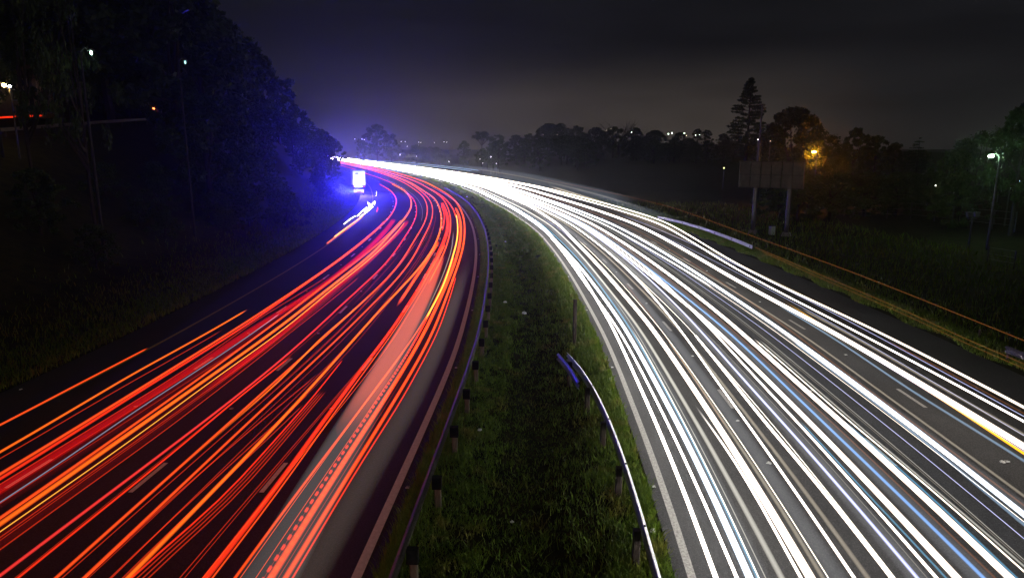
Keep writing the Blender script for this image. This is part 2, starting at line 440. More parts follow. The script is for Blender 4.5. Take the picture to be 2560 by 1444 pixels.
PAL = {  # core colour, edge colour, strength, falloff
    'O': ((1, .085, .010), (1, .012, .002), .44, 1.9),
    'R': ((1, .036, .007), (1, .008, .002), .42, 1.9),
    'A': ((1, .15, .008), (1, .03, .003), .48, 1.9),
    'Y': ((1, .48, .05), (1, .10, .006), .55, 1.9),
    'P': ((1, .045, .035), (1, .01, .012), .38, 1.9),
    'C': ((1, .006, .010), (1, .001, .004), .16, 1.2),
    'D': ((1, .010, .006), (1, .003, .002), .022, 1.2),
    'd': ((1, .05, .010), (1, .02, .003), .20, 1.4),
    'W': ((1, .97, .93), (1, .66, .38), 2.5, 2.6),
    'B': ((.92, .96, 1), (.45, .68, 1), 2.3, 2.5),
    'N': ((1, .93, .80), (1, .62, .34), 1.2, 2.3),
    'n': ((1, .88, .68), (.9, .62, .35), .10, 1.6),
    'G': ((.95, .92, .82), (.8, .72, .5), .20, 1.6),
    'b': ((.20, .46, 1), (.08, .26, .9), .36, 1.5),
    'c': ((.18, .62, .95), (.06, .35, .8), .17, 1.2),
    'v': ((.62, .66, 1), (.36, .38, .95), .50, 1.6),
    'o': ((1, .32, .07), (.8, .18, .04), .065, 1.2),
    'y': ((1, .50, .0), (1, .36, .0), .75, 1.3),
    'S': ((1, .13, .055), (1, .05, .02), .17, 1.6),
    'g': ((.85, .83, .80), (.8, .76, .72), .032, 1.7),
    'h': ((.62, .74, .92), (.5, .66, .9), .018, .8),
    't': ((1, .78, .55), (1, .70, .45), .030, .8),
    'k': ((.45, .68, .95), (.32, .52, .9), .16, 1.3),
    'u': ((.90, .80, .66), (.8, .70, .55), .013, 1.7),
    'X': ((1, .97, .93), (1, .76, .52), 6.5, 3.2),
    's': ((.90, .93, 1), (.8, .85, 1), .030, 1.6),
}
RSC = {'L': .62, 'R': .64}
def trail_obj(segs, pal, k=10):
    V, Fc, AXS, LUM = tube_mesh(segs, k)
    o = mesh_np('light_trail', V, Fc, trail_mat(*PAL[pal]), smooth=True)
    a = o.data.attributes.new('axis', 'FLOAT_VECTOR', 'POINT'); a.data.foreach_set('vector', AXS.astype(np.float32).ravel())
    a = o.data.attributes.new('lum', 'FLOAT', 'POINT'); a.data.foreach_set('value', LUM.astype(np.float32))
    return o
def tube_mesh(segs, k=10):
    V, Fc, AXS, LUM = [], [], [], []; b = 0
    for sg in segs:
        P, rx, rz = sg[:3]; lu = sg[3] if len(sg) > 3 else np.ones(len(sg[0]))
        n = len(P); tg = np.gradient(P, axis=0); tg /= np.linalg.norm(tg, axis=1)[:, None] + 1e-9
        up = np.array([0, 0, 1.0]); a = np.cross(tg, up); a /= np.linalg.norm(a, axis=1)[:, None] + 1e-9
        bb = np.cross(a, tg)
        th = np.arange(k) * 2 * math.pi / k
        v = P[:, None, :] + a[:, None, :] * (rx[:, None] * np.cos(th)[None])[..., None] + bb[:, None, :] * (rz[:, None] * np.sin(th)[None])[..., None]
        V.append(v.reshape(-1, 3)); AXS.append(np.repeat(tg, k, 0)); LUM.append(np.repeat(lu, k))
        i = np.arange(n - 1)[:, None] * k; j = np.arange(k)[None]; j2 = (j + 1) % k
        Fc.append(np.stack([i + j, i + j2, i + k + j2, i + k + j], -1).reshape(-1, 4) + b)
        b += n * k
    return np.vstack(V), np.vstack(Fc), np.vstack(AXS), np.concatenate(LUM)
def sample_s(s0, s1):
    out = [s0]; s = s0
    while s < s1:
        s += .8 + .018 * s; out.append(min(s, s1))
    return np.array(out)
def taper(s, s0, s1, lo, hi):
    f = np.ones_like(s)
    if lo: f *= np.clip((s - s0) / lo, 0, 1) ** .5
    if hi: f *= np.clip((s1 - s) / hi, 0, 1) ** .5
    return f
GRP = {'L': 'tail light trails over the left carriageway', 'R': 'headlight trails over the right carriageway'}
def trail(side, label, pal, r, pts, z=.75, far=False, near=True, rz=None, dash=None, smax=None, soft=0.0):
    P = np.array([at(x, y, z) for x, y in pts])
    S, O = so(side, P); i = np.argsort(S); S, O = S[i], O[i]
    s0 = 4.0 if near else S[0]
    s1 = (smax or SMAX[side] - 4) if far else S[-1]
    s = sample_s(s0, s1)
    o = np.interp(s, S, O)
    # smooth the drift across the lane
    fine = np.arange(s0, s1 + 1, 1.0); of = np.interp(fine, S, O)
    w = max(3, min(14, int((s1 - s0) * .08))); kk = np.hanning(2 * w + 1); kk /= kk.sum()
    of = np.convolve(np.pad(of, w, mode='edge'), kk, mode='valid')
    o = np.interp(s, fine, of)
    rz = rz or r
    segs = []
    if dash:
        on, per = dash; q = [s0]; rad = [0]; c = s0
        while c < s1 - on:
            q += [c + .01, c + .03, c + on - .03, c + on - .01]; rad += [0, 1, 1, 0]; c += per
        q = np.array(q); rad = np.array(rad)
        segs.append((pos(side, q, np.interp(q, fine, of), z), r * rad + .003, rz * rad + .003))
    else:
        gr = 1 + (.1 * sm(s, 25, 60) + 1.6 * sm(s, 60, 200) if side == 'R' else .7 * sm(s, 25, 70) + .8 * sm(s, 70, 220)) * (r < .3)     # far tubes widened to imitate the bloom of bright lights
        t = gr * taper(s, s0, s1, 0 if near else .5, 0 if far else .5)
        lu = sm(taper(s, s0, s1, 0 if near else .01 + soft, 0 if far else .01 + soft) ** 2, 0, 1)
        segs.append((pos(side, s, o, z), RSC[side] * r * t + .004, RSC[side] * rz * t + .004, lu))
    ob = trail_obj(segs, pal)
    return tag(ob, label, 'light trail', GRP[side])
T = trail
# left carriageway, from the shoulder to the median
T('L', 'short orange-red light trail on the outer left shoulder, leftmost of all', 'O', .055, [(372, 868), (200, 957), (0, 1062)])
T('L', 'orange light trail that begins beside the left shoulder, second from the left', 'A', .06, [(621, 772), (335, 932), (0, 1130)], near=True)
T('L', 'faint thin orange thread just below the second trail from the left', 'd', .02, [(560, 822), (300, 970), (0, 1146)])
T('L', 'long orange-red light trail in the outer lane, bending round beside the parked truck', 'O', .075,
  [(947, 460), (975, 475), (991, 499), (985, 525), (966, 551), (905, 603), (825, 665), (700, 749), (618, 803), (422, 921), (221, 1055), (0, 1187)])
T('L', 'bright red strand that joins the outer lane trail after the bend', 'R', .07, [(962, 552), (880, 626), (760, 712), (600, 822), (400, 945), (0, 1198)], z=.9)
T('L', 'broad crimson band of light beside the outer lane trail', 'C', .26, [(985, 548), (900, 640), (790, 727), (640, 815), (480, 922), (250, 1068), (0, 1222)], rz=.16, z=.85)
T('L', 'dark red glow band right of the crimson band, reaching the left edge', 'D', .40, [(800, 722), (640, 830), (480, 940), (250, 1090), (0, 1245)], rz=.3, z=.95)
T('L', 'thin red thread inside the crimson band', 'd', .022, [(820, 690), (640, 800), (430, 945), (0, 1210)])
T('L', 'thin pale blue-white line across the outer left lane', 'k', .022, [(700, 783), (515, 911), (330, 1032), (139, 1164), (0, 1255)], z=.6)
T('L', 'amber light trail with a yellow core in the second lane from the left', 'A', .10,
  [(978, 459), (1010, 475), (1027, 499), (1028, 519), (1012, 545), (977, 582), (918, 646), (825, 715), (700, 818), (515, 942), (309, 1097), (103, 1241), (0, 1311)])
T('L', 'orange-red strand that starts beside the amber trail after the bend', 'O', .065, [(1004, 549), (930, 622), (820, 705), (660, 826), (400, 1015), (0, 1296)], z=.95)
T('L', 'thin yellow thread under the amber trail', 'Y', .02, [(1012, 555), (915, 655), (830, 722), (705, 826), (522, 955), (314, 1112), (0, 1327)], z=.7)
T('L', 'broad crimson trail right of the amber trail with a sharp start', 'C', .22, [(1021, 550), (960, 615), (887, 681), (800, 750), (700, 836), (480, 1000)], rz=.15, near=False, soft=4)
T('L', 'dim dark red band that carries on down to the left edge below the amber trail', 'D', .42, [(700, 836), (480, 1000), (250, 1170), (0, 1348)], rz=.3)
T('L', 'dim thin red thread over the dark red band', 'd', .02, [(900, 690), (720, 835), (400, 1085), (0, 1372)])
T('L', 'pink-red trail in the second lane, running on behind the truck', 'P', .06,
  [(919, 435), (994, 466), (1038, 505), (1041, 538), (1002, 605), (959, 668), (862, 750), (703, 899), (464, 1100), (335, 1190), (0, 1424)], far=True)
T('L', 'thin red line starting halfway down the second lane marking', 'R', .04, [(731, 888), (600, 990), (412, 1148), (46, 1442)], near=True)
T('L', 'thin pale line along the bend between the pink and orange trails', 'n', .02, [(966, 449), (1019, 477), (1045, 500), (1055, 519), (1053, 555)], near=False)
T('L', 'orange trail between the second and third lanes, third from the pink trail', 'O', .06,
  [(1010, 457), (1045, 480), (1068, 516), (1063, 553), (1031, 605), (995, 668), (900, 762), (803, 840), (747, 899), (685, 958), (525, 1092), (361, 1251), (149, 1442)], far=True)
T('L', 'amber strand laid over the orange trail in the lower left', 'A', .05, [(953, 712), (800, 846), (690, 960), (530, 1098), (420, 1195)], near=False, soft=8, z=.95)
T('L', 'orange-red trail in the middle of the third lane', 'O', .06,
  [(1035, 465), (1060, 485), (1080, 512), (1079, 549), (1053, 601), (1019, 668), (930, 762), (846, 840), (784, 899), (640, 1040), (470, 1190), (258, 1406)], far=True)
T('L', 'thin red line left of the third lane trail, lower left', 'd', .025, [(800, 930), (640, 1062), (440, 1234), (215, 1442)])
T('L', 'thin red line right of the third lane trail, lower left', 'd', .022, [(770, 985), (560, 1175), (300, 1418)])
T('L', 'faint red line in the gap beside the bright amber trail', 'd', .02, [(760, 1010), (570, 1190), (330, 1418)])
T('L', 'bright amber trail in the third lane, yellowest of the lower half', 'A', .085,
  [(1060, 478), (1086, 496), (1101, 529), (1103, 562), (1093, 601), (1052, 668), (959, 762), (884, 840), (834, 899), (740, 1012), (644, 1128), (464, 1298), (314, 1442)], far=True)
T('L', 'short red strand joining the amber trail in the bend', 'R', .08, [(1103, 513), (1111, 536), (1110, 555), (1105, 578)], near=False)
T('L', 'short wide orange trail that fades out beside the inner lane marking', 'O', .13, [(1098, 602), (1077, 635), (1035, 700), (990, 768)], near=False, soft=3)
for k, lb in enumerate(('thin red line along the third lane, nearest the amber trail', 'thin red line along the third lane, second from the amber trail',
                        'thin red line along the third lane, third from the amber trail', 'thin red line along the third lane, nearest the inner lane marking')):
    dx = (k - 1.5) * 9 - 12
    T('L', lb, 'R' if k == 0 else 'd', .034 if k == 0 else .02, [(868 + dx * .5, 899), (804 + dx * .7, 988), (690 + dx, 1125), (567 + dx * 1.2, 1267), (361 + dx * 1.6, 1442)] if k == 0 else
      [(815 + dx * .7, 975), (690 + dx, 1125), (567 + dx * 1.2, 1267), (361 + dx * 1.6, 1442)])
T('L', 'strong red-orange trail along the left side of the inner lane', 'R', .12,
  [(1110, 612), (1074, 672), (1005, 784), (921, 899), (824, 1030), (670, 1246), (520, 1437)], rz=.1)
T('L', 'thin orange line on top of the strong red trail', 'O', .03, [(1113, 610), (1076, 676), (1012, 784), (932, 899), (836, 1030), (684, 1246), (536, 1437)], z=.95)
T('L', 'pale salmon sheet of light in the inner lane with a square upper end', 'S', .72, [(1100, 634), (1064, 730), (1000, 850), (905, 1010), (850, 1110)], rz=.22, near=False, soft=5)
T('L', 'pale grey glowing band standing in for lit asphalt over the inner lane near the bottom', 'g', .95, [(1092, 650), (1060, 740), (985, 885), (850, 1125), (760, 1285), (680, 1440)], rz=.3, z=1.0, soft=26)  # glowing band put in for headlamp-lit asphalt
T('L', 'whitish streak between the red trails of the inner lane', 'n', .03, [(1133, 575), (1128, 625), (1102, 700), (1060, 790)], near=False, soft=6)
T('L', 'orange-red trail in the middle of the inner lane', 'O', .055,
  [(1134, 640), (1108, 720), (1051, 815), (955, 950), (850, 1090), (721, 1260), (590, 1440)])
T('L', 'red trail sweeping through the bend on the left of the inner lane', 'O', .07,
  [(1060, 464), (1099, 489), (1117, 513), (1126, 550), (1122, 595), (1108, 635), (1070, 710)], near=False, far=True)
T('L', 'broad red trail with a square start in the bend', 'R', .17, [(1105, 508), (1117, 536), (1120, 562), (1116, 585), (1106, 612), (1090, 645)], near=False, rz=.14)
T('L', 'red trail joining the yellow one at the top of the bend', 'R', .08, [(1075, 472), (1113, 497), (1134, 525), (1140, 545)], near=False)
T('L', 'bright yellow trail in the bend of the inner lane', 'Y', .075, [(1139, 534), (1144, 562), (1143, 595), (1132, 640), (1105, 720), (1061, 803)], near=False)
T('L', 'red-orange dashed trail of flickering lamps down the inner lane', 'R', .034, [(1075, 780), (979, 947), (876, 1102), (773, 1262), (665, 1437)], dash=(.24, .38))
T('L', 'red dotted trail of flickering lamps beside the dashed one', 'd', .045, [(1060, 830), (990, 952), (888, 1108), (785, 1268), (680, 1437)], dash=(.14, .30), z=.55)
T('L', 'wide orange trail beside the innermost trail in the bend', 'O', .14, [(1139, 520), (1149, 545), (1152, 580), (1146, 625), (1118, 705), (1060, 830), (955, 1010), (850, 1164), (757, 1318), (680, 1442)], rz=.09)
T('L', 'innermost orange-red trail, nearest the white edge line', 'O', .10,
  [(1060, 454), (1099, 474), (1139, 503), (1155, 532), (1161, 562), (1161, 588), (1152, 640), (1128, 705), (1082, 829), (984, 1009), (882, 1164), (790, 1318), (714, 1442)], far=True)
T('L', 'thin red thread on the right rim of the innermost trail', 'R', .035, [(1140, 690), (1094, 829), (998, 1009), (898, 1164), (806, 1318), (732, 1442)], z=.8)
# right carriageway, from the median to the verge
T('R', 'soft cream light trail nearest the median edge line', 'X', .08, [(1436, 660), (1546, 850), (1666, 1119), (1732, 1285), (1790, 1442)], far=True)
T('R', 'thin white trail, second from the median', 'X', .055, [(1467, 718), (1566, 850), (1732, 1202), (1848, 1442)], far=True)
T('R', 'wide white headlight trail with a blue rim, third from the median', 'B', .12, [(1343, 562), (1467, 687), (1592, 871), (1707, 1082), (1815, 1305), (1873, 1442)], far=True)
T('R', 'blue line along the right rim of the third trail from the median', 'c', .055, [(1355, 562), (1480, 687), (1605, 871), (1721, 1082), (1831, 1305), (1893, 1442)], far=True, smax=120)
T('R', 'greyish cream trail between two wide white ones', 'G', .10, [(1517, 718), (1620, 850), (1765, 1107), (1873, 1293), (1960, 1442)], far=True)
T('R', 'widest white trail of the inner lane with an orange right rim', 'W', .15, [(1312, 509), (1436, 603), (1545, 720), (1653, 850), (1815, 1098), (1914, 1247), (2026, 1442)], far=True)
T('R', 'thin white trail splitting from the widest one near the bottom', 'W', .05, [(1735, 1010), (1830, 1140), (1906, 1267), (2001, 1442)], soft=6)
T('R', 'tan glow along the right rim of the widest white trail', 'n', .07, [(1670, 850), (1838, 1098), (1938, 1247), (2056, 1442)])
T('R', 'thin orange thread right of the widest white trail', 'o', .022, [(1560, 705), (1670, 850), (1790, 1028), (1830, 1090)], near=False)
T('R', 'thin white trail just right of the inner lane marking', 'W', .05, [(1600, 702), (1719, 850), (1860, 1053), (1984, 1223), (2133, 1442)], far=True)
T('R', 'dim olive trail beside the inner lane marking', 'n', .08, [(1737, 870), (1884, 1060), (2012, 1230), (2171, 1442)], far=True, smax=140)
T('R', 'white trail with a blunt start in the second lane', 'W', .07, [(1737, 835), (1748, 850), (1914, 1057), (2038, 1202), (2229, 1442)])
T('R', 'violet-white trail in the second lane', 'v', .06, [(1650, 720), (1769, 850), (1955, 1057), (2121, 1247), (2299, 1442)], far=True)
T('R', 'white trail between the violet one and the wide one', 'W', .05, [(1672, 715), (1798, 850), (1997, 1057), (2163, 1247), (2341, 1442)], far=True)
T('R', 'wide white trail left of the bright blue one', 'W', .12, [(1600, 668), (1819, 850), (2018, 1049), (2204, 1247), (2394, 1442)], far=True)
T('R', 'cyan line on the left rim of the wide trail beside the blue one', 'c', .03, [(1997, 1049), (2180, 1247), (2366, 1442)])
T('R', 'bright blue trail in the second lane', 'b', .062, [(1600, 655), (1844, 850), (2059, 1057), (2245, 1235), (2461, 1442)], far=True, smax=90)
T('R', 'brown thread right of the bright blue trail', 'o', .03, [(1860, 850), (2080, 1057), (2270, 1235), (2490, 1442)], far=True, smax=110)
T('R', 'wide white trail right of the bright blue one', 'W', .12, [(1600, 634), (1790, 775), (1873, 850), (2100, 1057), (2287, 1210), (2510, 1430)], far=True)
T('R', 'cyan line inside the wide white trail right of the blue one', 'c', .035, [(2100, 1044), (2300, 1215), (2540, 1442)])
T('R', 'thin white thread along the wide trail right of the blue one', 'N', .025, [(1885, 846), (2120, 1050), (2330, 1224), (2560, 1426)])
T('R', 'thin grey thread outside the wide trail right of the blue one', 'G', .03, [(1895, 846), (2140, 1058), (2350, 1234), (2560, 1412)])
T('R', 'thin white trail in the empty middle of the third lane', 'W', .035, [(1600, 610), (1700, 668), (1790, 722)], near=False, far=True, soft=4)
T('R', 'bluish white trail left of the rust coloured line', 'B', .105, [(1600, 596), (1790, 714), (1972, 840), (2204, 1001), (2370, 1135), (2560, 1292)], far=True)
T('R', 'pale blue strand under the trail left of the rust line', 'k', .06, [(1981, 852), (2204, 1018), (2370, 1150), (2560, 1312)])
T('R', 'rust coloured thin line in the third lane', 'o', .03, [(1600, 580), (1790, 696), (2009, 850), (2204, 1003), (2560, 1260)], far=True, smax=150)
T('R', 'dim cream trail beside the rust coloured line', 'n', .055, [(2026, 850), (2245, 1010), (2560, 1239)], far=True, smax=70)
T('R', 'pale blue trail in the outer lane left of the widest white', 'k', .055, [(1950, 765), (2092, 850), (2287, 982), (2560, 1150)])
T('R', 'amber yellow trail hugging the outer white trail', 'y', .055, [(2200, 900), (2320, 975), (2440, 1053), (2560, 1134)])
T('R', 'short yellow streak inside the outer white trail', 'y', .03, [(1960, 752), (2030, 795), (2090, 838)], near=False, soft=5)
T('R', 'widest white trail of the outer lane with amber right rim', 'W', .15, [(1600, 565), (1867, 718), (2133, 855), (2287, 951), (2560, 1114)], far=True)
T('R', 'tan glow outside the widest white trail of the outer lane', 'n', .07, [(2000, 770), (2150, 850), (2330, 955), (2560, 1085)])
T('R', 'white trail, second from the right verge', 'W', .055, [(1640, 555), (1829, 668), (2000, 758), (2210, 866), (2560, 1049)], far=True)
T('R', 'warm cream trail nearest the right verge', 'N', .075, [(1640, 545), (1829, 655), (2000, 740), (2210, 832), (2560, 1018)], far=True)
T('R', 'thin orange thread between the two trails nearest the verge', 'o', .025, [(2210, 848), (2400, 945), (2560, 1033)])
# marker lamps of tall vehicles
T('R', 'thin orange marker line high above the verge', 'o', .022, [(1650, 510), (1850, 580), (2100, 668), (2300, 747), (2560, 852)], z=2.35, far=True, smax=150)
T('R', 'orange marker line low over the verge, upper of two', 'o', .022, [(1885, 617), (2035, 680), (2300, 793), (2403, 843), (2560, 908)], z=1.5)
T('R', 'amber marker line low over the verge, lower of two', 'o', .016, [(1905, 629), (2035, 688), (2300, 803), (2403, 853), (2560, 920)], z=1.45)
T('R', 'pale cyan marker line high over the far road, upper of two', 'k', .06, [(900, 399), (1000, 405), (1100, 414), (1203, 427)], z=3.6, near=False)
T('R', 'pale cyan marker line high over the far road, lower of two', 'k', .06, [(870, 398), (1000, 409), (1100, 418), (1184, 428)], z=3.3, near=False)
T('R', 'faint tan line along the top of the grey smear', 't', .10, [(1180, 421), (1300, 441), (1400, 462), (1500, 488), (1640, 534)], z=2.9, near=False, soft=20)
# sheets of light left by the lit sides of tall trucks
T('R', 'grey blue smear of a passing truck side over the far outer lane', 'h', 1.0, [(1120, 412), (1250, 428), (1400, 458), (1500, 482), (1600, 512)], z=3.0, rz=.9, near=False, soft=15)
T('R', 'lower grey smear of a passing truck side over the far third lane', 'h', .9, [(1200, 432), (1350, 460), (1480, 490), (1600, 528), (1700, 562)], z=1.9, rz=1.0, near=False, soft=15)
T('R', 'golden smear of light where the outer lane trails begin', 't', .7, [(1370, 466), (1450, 490), (1530, 518), (1620, 552), (1720, 598)], z=1.3, rz=.55, near=False, soft=12)
T('R', 'golden streak crossing the far outer lane', 'n', .09, [(1375, 465), (1480, 497), (1600, 537), (1740, 600)], z=1.4, near=False, soft=10)

def thread(side, o, s0, s1, z, pal, r, label, group, drift=.10, soft=6):
    s = sample_s(s0, s1); ph = RNG.uniform(0, 6.28)
    oo = o + drift * np.sin(s / 38 + ph); lu = sm(taper(s, s0, s1, soft if s0 > 5 else 0, soft) ** 2, 0, 1)
    g = 1 + .8 * sm(s, 40, 200)
    tag(trail_obj([(pos(side, s, oo, z), r * g, r * g, lu)], pal, 8), label, 'light trail', group)
for k in range(22):
    s0 = 4.0 if RNG.uniform() < .6 else RNG.uniform(14, 40)
    thread('L', LANES['L'][k % 3] - 3.5 + RNG.uniform(.5, 3.0), s0, s0 + RNG.uniform(18, 90), RNG.uniform(.5, 1.1), 'd' if k % 6 else 'O', RNG.uniform(.008, .016),
           'hair-thin red light thread in the dark gaps between the brighter tail light trails', 'hair-thin red light threads')
for k in range(20):
    s0 = 4.0 if RNG.uniform() < .7 else RNG.uniform(14, 50)
    thread('R', RNG.uniform(.9, 13.4), s0, s0 + RNG.uniform(25, 110), RNG.uniform(.45, .9), ('N', 'G', 'n', 'v')[k % 4], RNG.uniform(.007, .015),
           'hair-thin pale light thread between the broad headlight trails', 'hair-thin pale light threads')
for k, o in enumerate((1.2, 2.7, 4.6, 5.9, 8.2)):  # glowing tubes that imitate the lit sheen of the asphalt
    thread('R', o, 4.0, 150, .5, 's', .30 if k == 0 else .22, 'soft grey glow added as lit asphalt under the headlight trails', 'added sheens under the headlight trails', .25, 40)
T('L', 'soft warm grey glow added for lit asphalt between the innermost red trail and the white edge line', 'u', .66, [(1174, 640), (1152, 705), (1108, 829), (1024, 1009), (930, 1164), (840, 1318), (768, 1442)], z=.42, soft=20)  # glowing tube added as neutral light beside the edge line
# tangle of light left by the vehicle that pulled over behind the patrol car
def free_trail(label, pal, r, pts, z=.8, dots=None):
    P = np.array([at(x, y, z) for x, y in pts])
    d = np.r_[0, np.cumsum(np.linalg.norm(np.diff(P, axis=0), axis=1))]
    q = np.linspace(0, d[-1], max(8, int(d[-1] / .5)))
    Q = np.c_[[np.interp(q, d, P[:, k]) for k in range(3)]].T
    if dots:
        q, rad, c = [0], [0], 0
        while c < d[-1] - .1:
            q += [c + .02, c + .08, c + dots[0] - .08, c + dots[0] - .02]; rad += [0, 1, 1, 0]; c += dots[1]
        q = np.array(q); rad = np.array(rad) * r + .004
        segs = [(np.c_[[np.interp(q, d, P[:, k]) for k in range(3)]].T, rad, rad)]
    else: segs = [(Q, np.full(len(Q), r), np.full(len(Q), r))]
    tag(trail_obj(segs, pal), label, 'light trail', GRP['L'])
free_trail('yellow-orange trail on the left shoulder ending near the truck', 'Y', .07, [(836, 592), (865, 570), (890, 552), (906, 540)])
free_trail('red-orange trail under the yellow one on the left shoulder', 'A', .07, [(818, 608), (850, 584), (880, 562), (903, 544), (912, 532)], z=.7)
free_trail('row of pale dots above the yellow shoulder trail', 'N', .045, [(860, 560), (875, 548), (888, 540)], z=1.0, dots=(.5, .85))
free_trail('bright white zigzag of light behind the truck', 'W', .05, [(893, 540), (906, 528), (917, 518), (913, 530), (921, 524), (930, 512), (921, 508), (926, 515), (937, 503), (936, 512)], z=.9)
free_trail('white hooked streak below the zigzag behind the truck', 'N', .05, [(900, 541), (916, 531), (924, 524), (933, 516), (924, 520), (919, 504)], z=.8)
free_trail('short red dash standing alone right of the zigzag', 'R', .10, [(942, 529), (944, 522), (944, 519)])
free_trail('pale dash above the red dash near the truck', 'N', .035, [(940, 490), (941, 486), (941, 478)], dots=(1.2, 4))

# ------------------------------------------------------------------ guardrails
W_PROF = [(0, -.155), (.02, -.14), (.075, -.105), (.078, -.075), (.02, -.03), (.02, .03), (.078, .075), (.075, .105), (.02, .14), (0, .155)]
def rail_mesh(path, side_sign, thick=.012):
    """W-beam swept along a path; profile bulges to side_sign (+1 = left of travel)"""
    P = np.asarray(path); tg = np.gradient(P, axis=0); tg /= np.linalg.norm(tg, axis=1)[:, None]
    nrm = np.c_[-tg[:, 1], tg[:, 0], np.zeros(len(P))] * side_sign
    prof = W_PROF + [(x - thick, z) for x, z in W_PROF[::-1]]
    k = len(prof)
    V = np.stack([P + nrm * x + np.array([0, 0, z]) for x, z in prof], 1).reshape(-1, 3)
    n = len(P); i = np.arange(n - 1)[:, None] * k; j = np.arange(k)[None]; j2 = (j + 1) % k
    Fc = np.stack([i + j, i + j2, i + k + j2, i + k + j], -1).reshape(-1, 4)
    return V, Fc
def build_left_rail():
    root = empty('guardrail'); tag(root, 'long steel guardrail on timber posts curving along the left rim of the grass median', 'guardrail')
    P0 = at(1000, 1400, .72); _, o0 = so('L', P0[None]); off = float(o0[0])
    s = sample_s(3, 150)
    V, Fc = rail_mesh(pos('L', s, off, .72), 1); mesh_np('rail', V, Fc, M['steel_old'], root)
    s0 = s_of('L', 1068, 1262)
    k = -3
    sp = 3.2
    while s0 + k * sp < 142:
        q = s0 + k * sp; k += 1
        if q < 4: continue
        p = pos('L', np.array([q]), off, 0)[0]; a = AX['L']; t = [np.interp(q, a['s'], a['t'][:, c]) for c in (0, 1)]
        rz = math.atan2(t[1], t[0]) - math.pi / 2
        n = pos('L', np.array([q]), off - .22, 0)[0]; n2 = pos('L', np.array([q]), off - .20, 0)[0]
        g = tz(n[0], n[1])
        b = MB(); b.box((n[0], n[1], (g - .1 + .50) / 2), (.16, .16, .50 - g + .1), rz, bev=.02)
        po = b.build('post', M['timber_pale'], root)  # pale colour stands in for light on the post's lower part
        b = MB(); b.box((n2[0], n2[1], .645), (.25, .18, .32), rz, bev=.02); b.build('spacer_block', M['block_dark'], po)  # near-black box round the upper part of the post
build_left_rail()
def build_median_rail():
    root = empty('guardrail'); tag(root, 'bright steel guardrail rising out of the median grass and bending to the bottom edge', 'guardrail')
    px = [(1416, 889), (1440, 912), (1475, 965), (1500, 1012), (1530, 1082), (1560, 1166), (1590, 1262), (1618, 1366), (1640, 1444)]
    P = np.array([at(x, y, .78) for x, y in px])
    P = np.vstack([P, P[-1] + (P[-1] - P[-2]) * 1.2, P[-1] + (P[-1] - P[-2]) * 2.6])
    d = np.r_[0, np.cumsum(np.linalg.norm(np.diff(P, axis=0), axis=1))]
    q = np.arange(0, d[-1], .5); w = 4
    Q = np.c_[[np.interp(q, d, P[:, k]) for k in range(3)]].T
    kk = np.hanning(2 * w + 3)[1:-1]; kk /= kk.sum()
    for c in (0, 1): Q[:, c] = np.convolve(np.pad(Q[:, c], w, mode='reflect', reflect_type='odd'), kk, mode='valid')
    Q = Q[::-1]                                   # travel away from the camera
    V, Fc = rail_mesh(Q, -1); mesh_np('rail', V, Fc, M['steel'], root)
    tg = np.gradient(Q, axis=0); tg /= np.linalg.norm(tg, axis=1)[:, None]; nl = np.c_[-tg[:, 1], tg[:, 0], np.zeros(len(Q))]
    Q2 = (Q + nl * .34)[-8:]
    Q2 = Q2 + np.array([0, 0, -.02])
    V, Fc = rail_mesh(Q2, 1); tag(mesh_np('rail', V, Fc, M['steel'], root), 'short rear rail beside the far end')
    for i in range(2, len(Q), 6):
        p = Q[i] + nl[i] * .14; g = tz(p[0], p[1]); rz = math.atan2(tg[i][1], tg[i][0]) - math.pi / 2
        b = MB(); b.box((p[0], p[1], (g - .1 + .84) / 2), (.16, .16, .84 - g + .1), rz, bev=.02); po = b.build('post', M['timber'], root)
        b = MB()
        e = Q[i] - nl[i] * .03
        for dz in (.13, -.02): b.lathe([(.03, 0), (.03, .02), (.012, .035)], (e[0], e[1], .78 + dz + .02), 8)
        b.build('bolt', M['bolt'], po)
build_median_rail()
def build_verge_rail():
    root = empty('guardrail'); tag(root, 'white lit steel guardrail with dark bolts on the right verge', 'guardrail')
    px = [(1645, 543), (1665, 547), (1705, 556), (1757, 571), (1813, 591), (1850, 605), (1884, 619)]
    P = np.array([at(x, y, .60) for x, y in px])
    d = np.r_[0, np.cumsum(np.linalg.norm(np.diff(P, axis=0), axis=1))]; q = np.arange(0, d[-1], .6)
    Q = np.c_[[np.interp(q, d, P[:, k]) for k in range(3)]].T[::-1]
    V, Fc = rail_mesh(Q, 1); mesh_np('rail', V, Fc, M['white_body'], root)
    tg = np.gradient(Q, axis=0); tg /= np.linalg.norm(tg, axis=1)[:, None]; nl = np.c_[-tg[:, 1], tg[:, 0], np.zeros(len(Q))]
    for i in range(1, len(Q), 8):
        p = Q[i] - nl[i] * .16; g = tz(p[0], p[1])
        b = MB(); b.box((p[0], p[1], (g - .1 + .72) / 2), (.15, .15, .72 - g + .1), 0, bev=.02); po = b.build('post', M['timber'], root)
        e = Q[i] + nl[i] * .06; b = MB(); b.box((e[0], e[1], .60), (.10, .10, .09), 0, bev=.03); b.build('bolt', M['bolt'], po)
build_verge_rail()

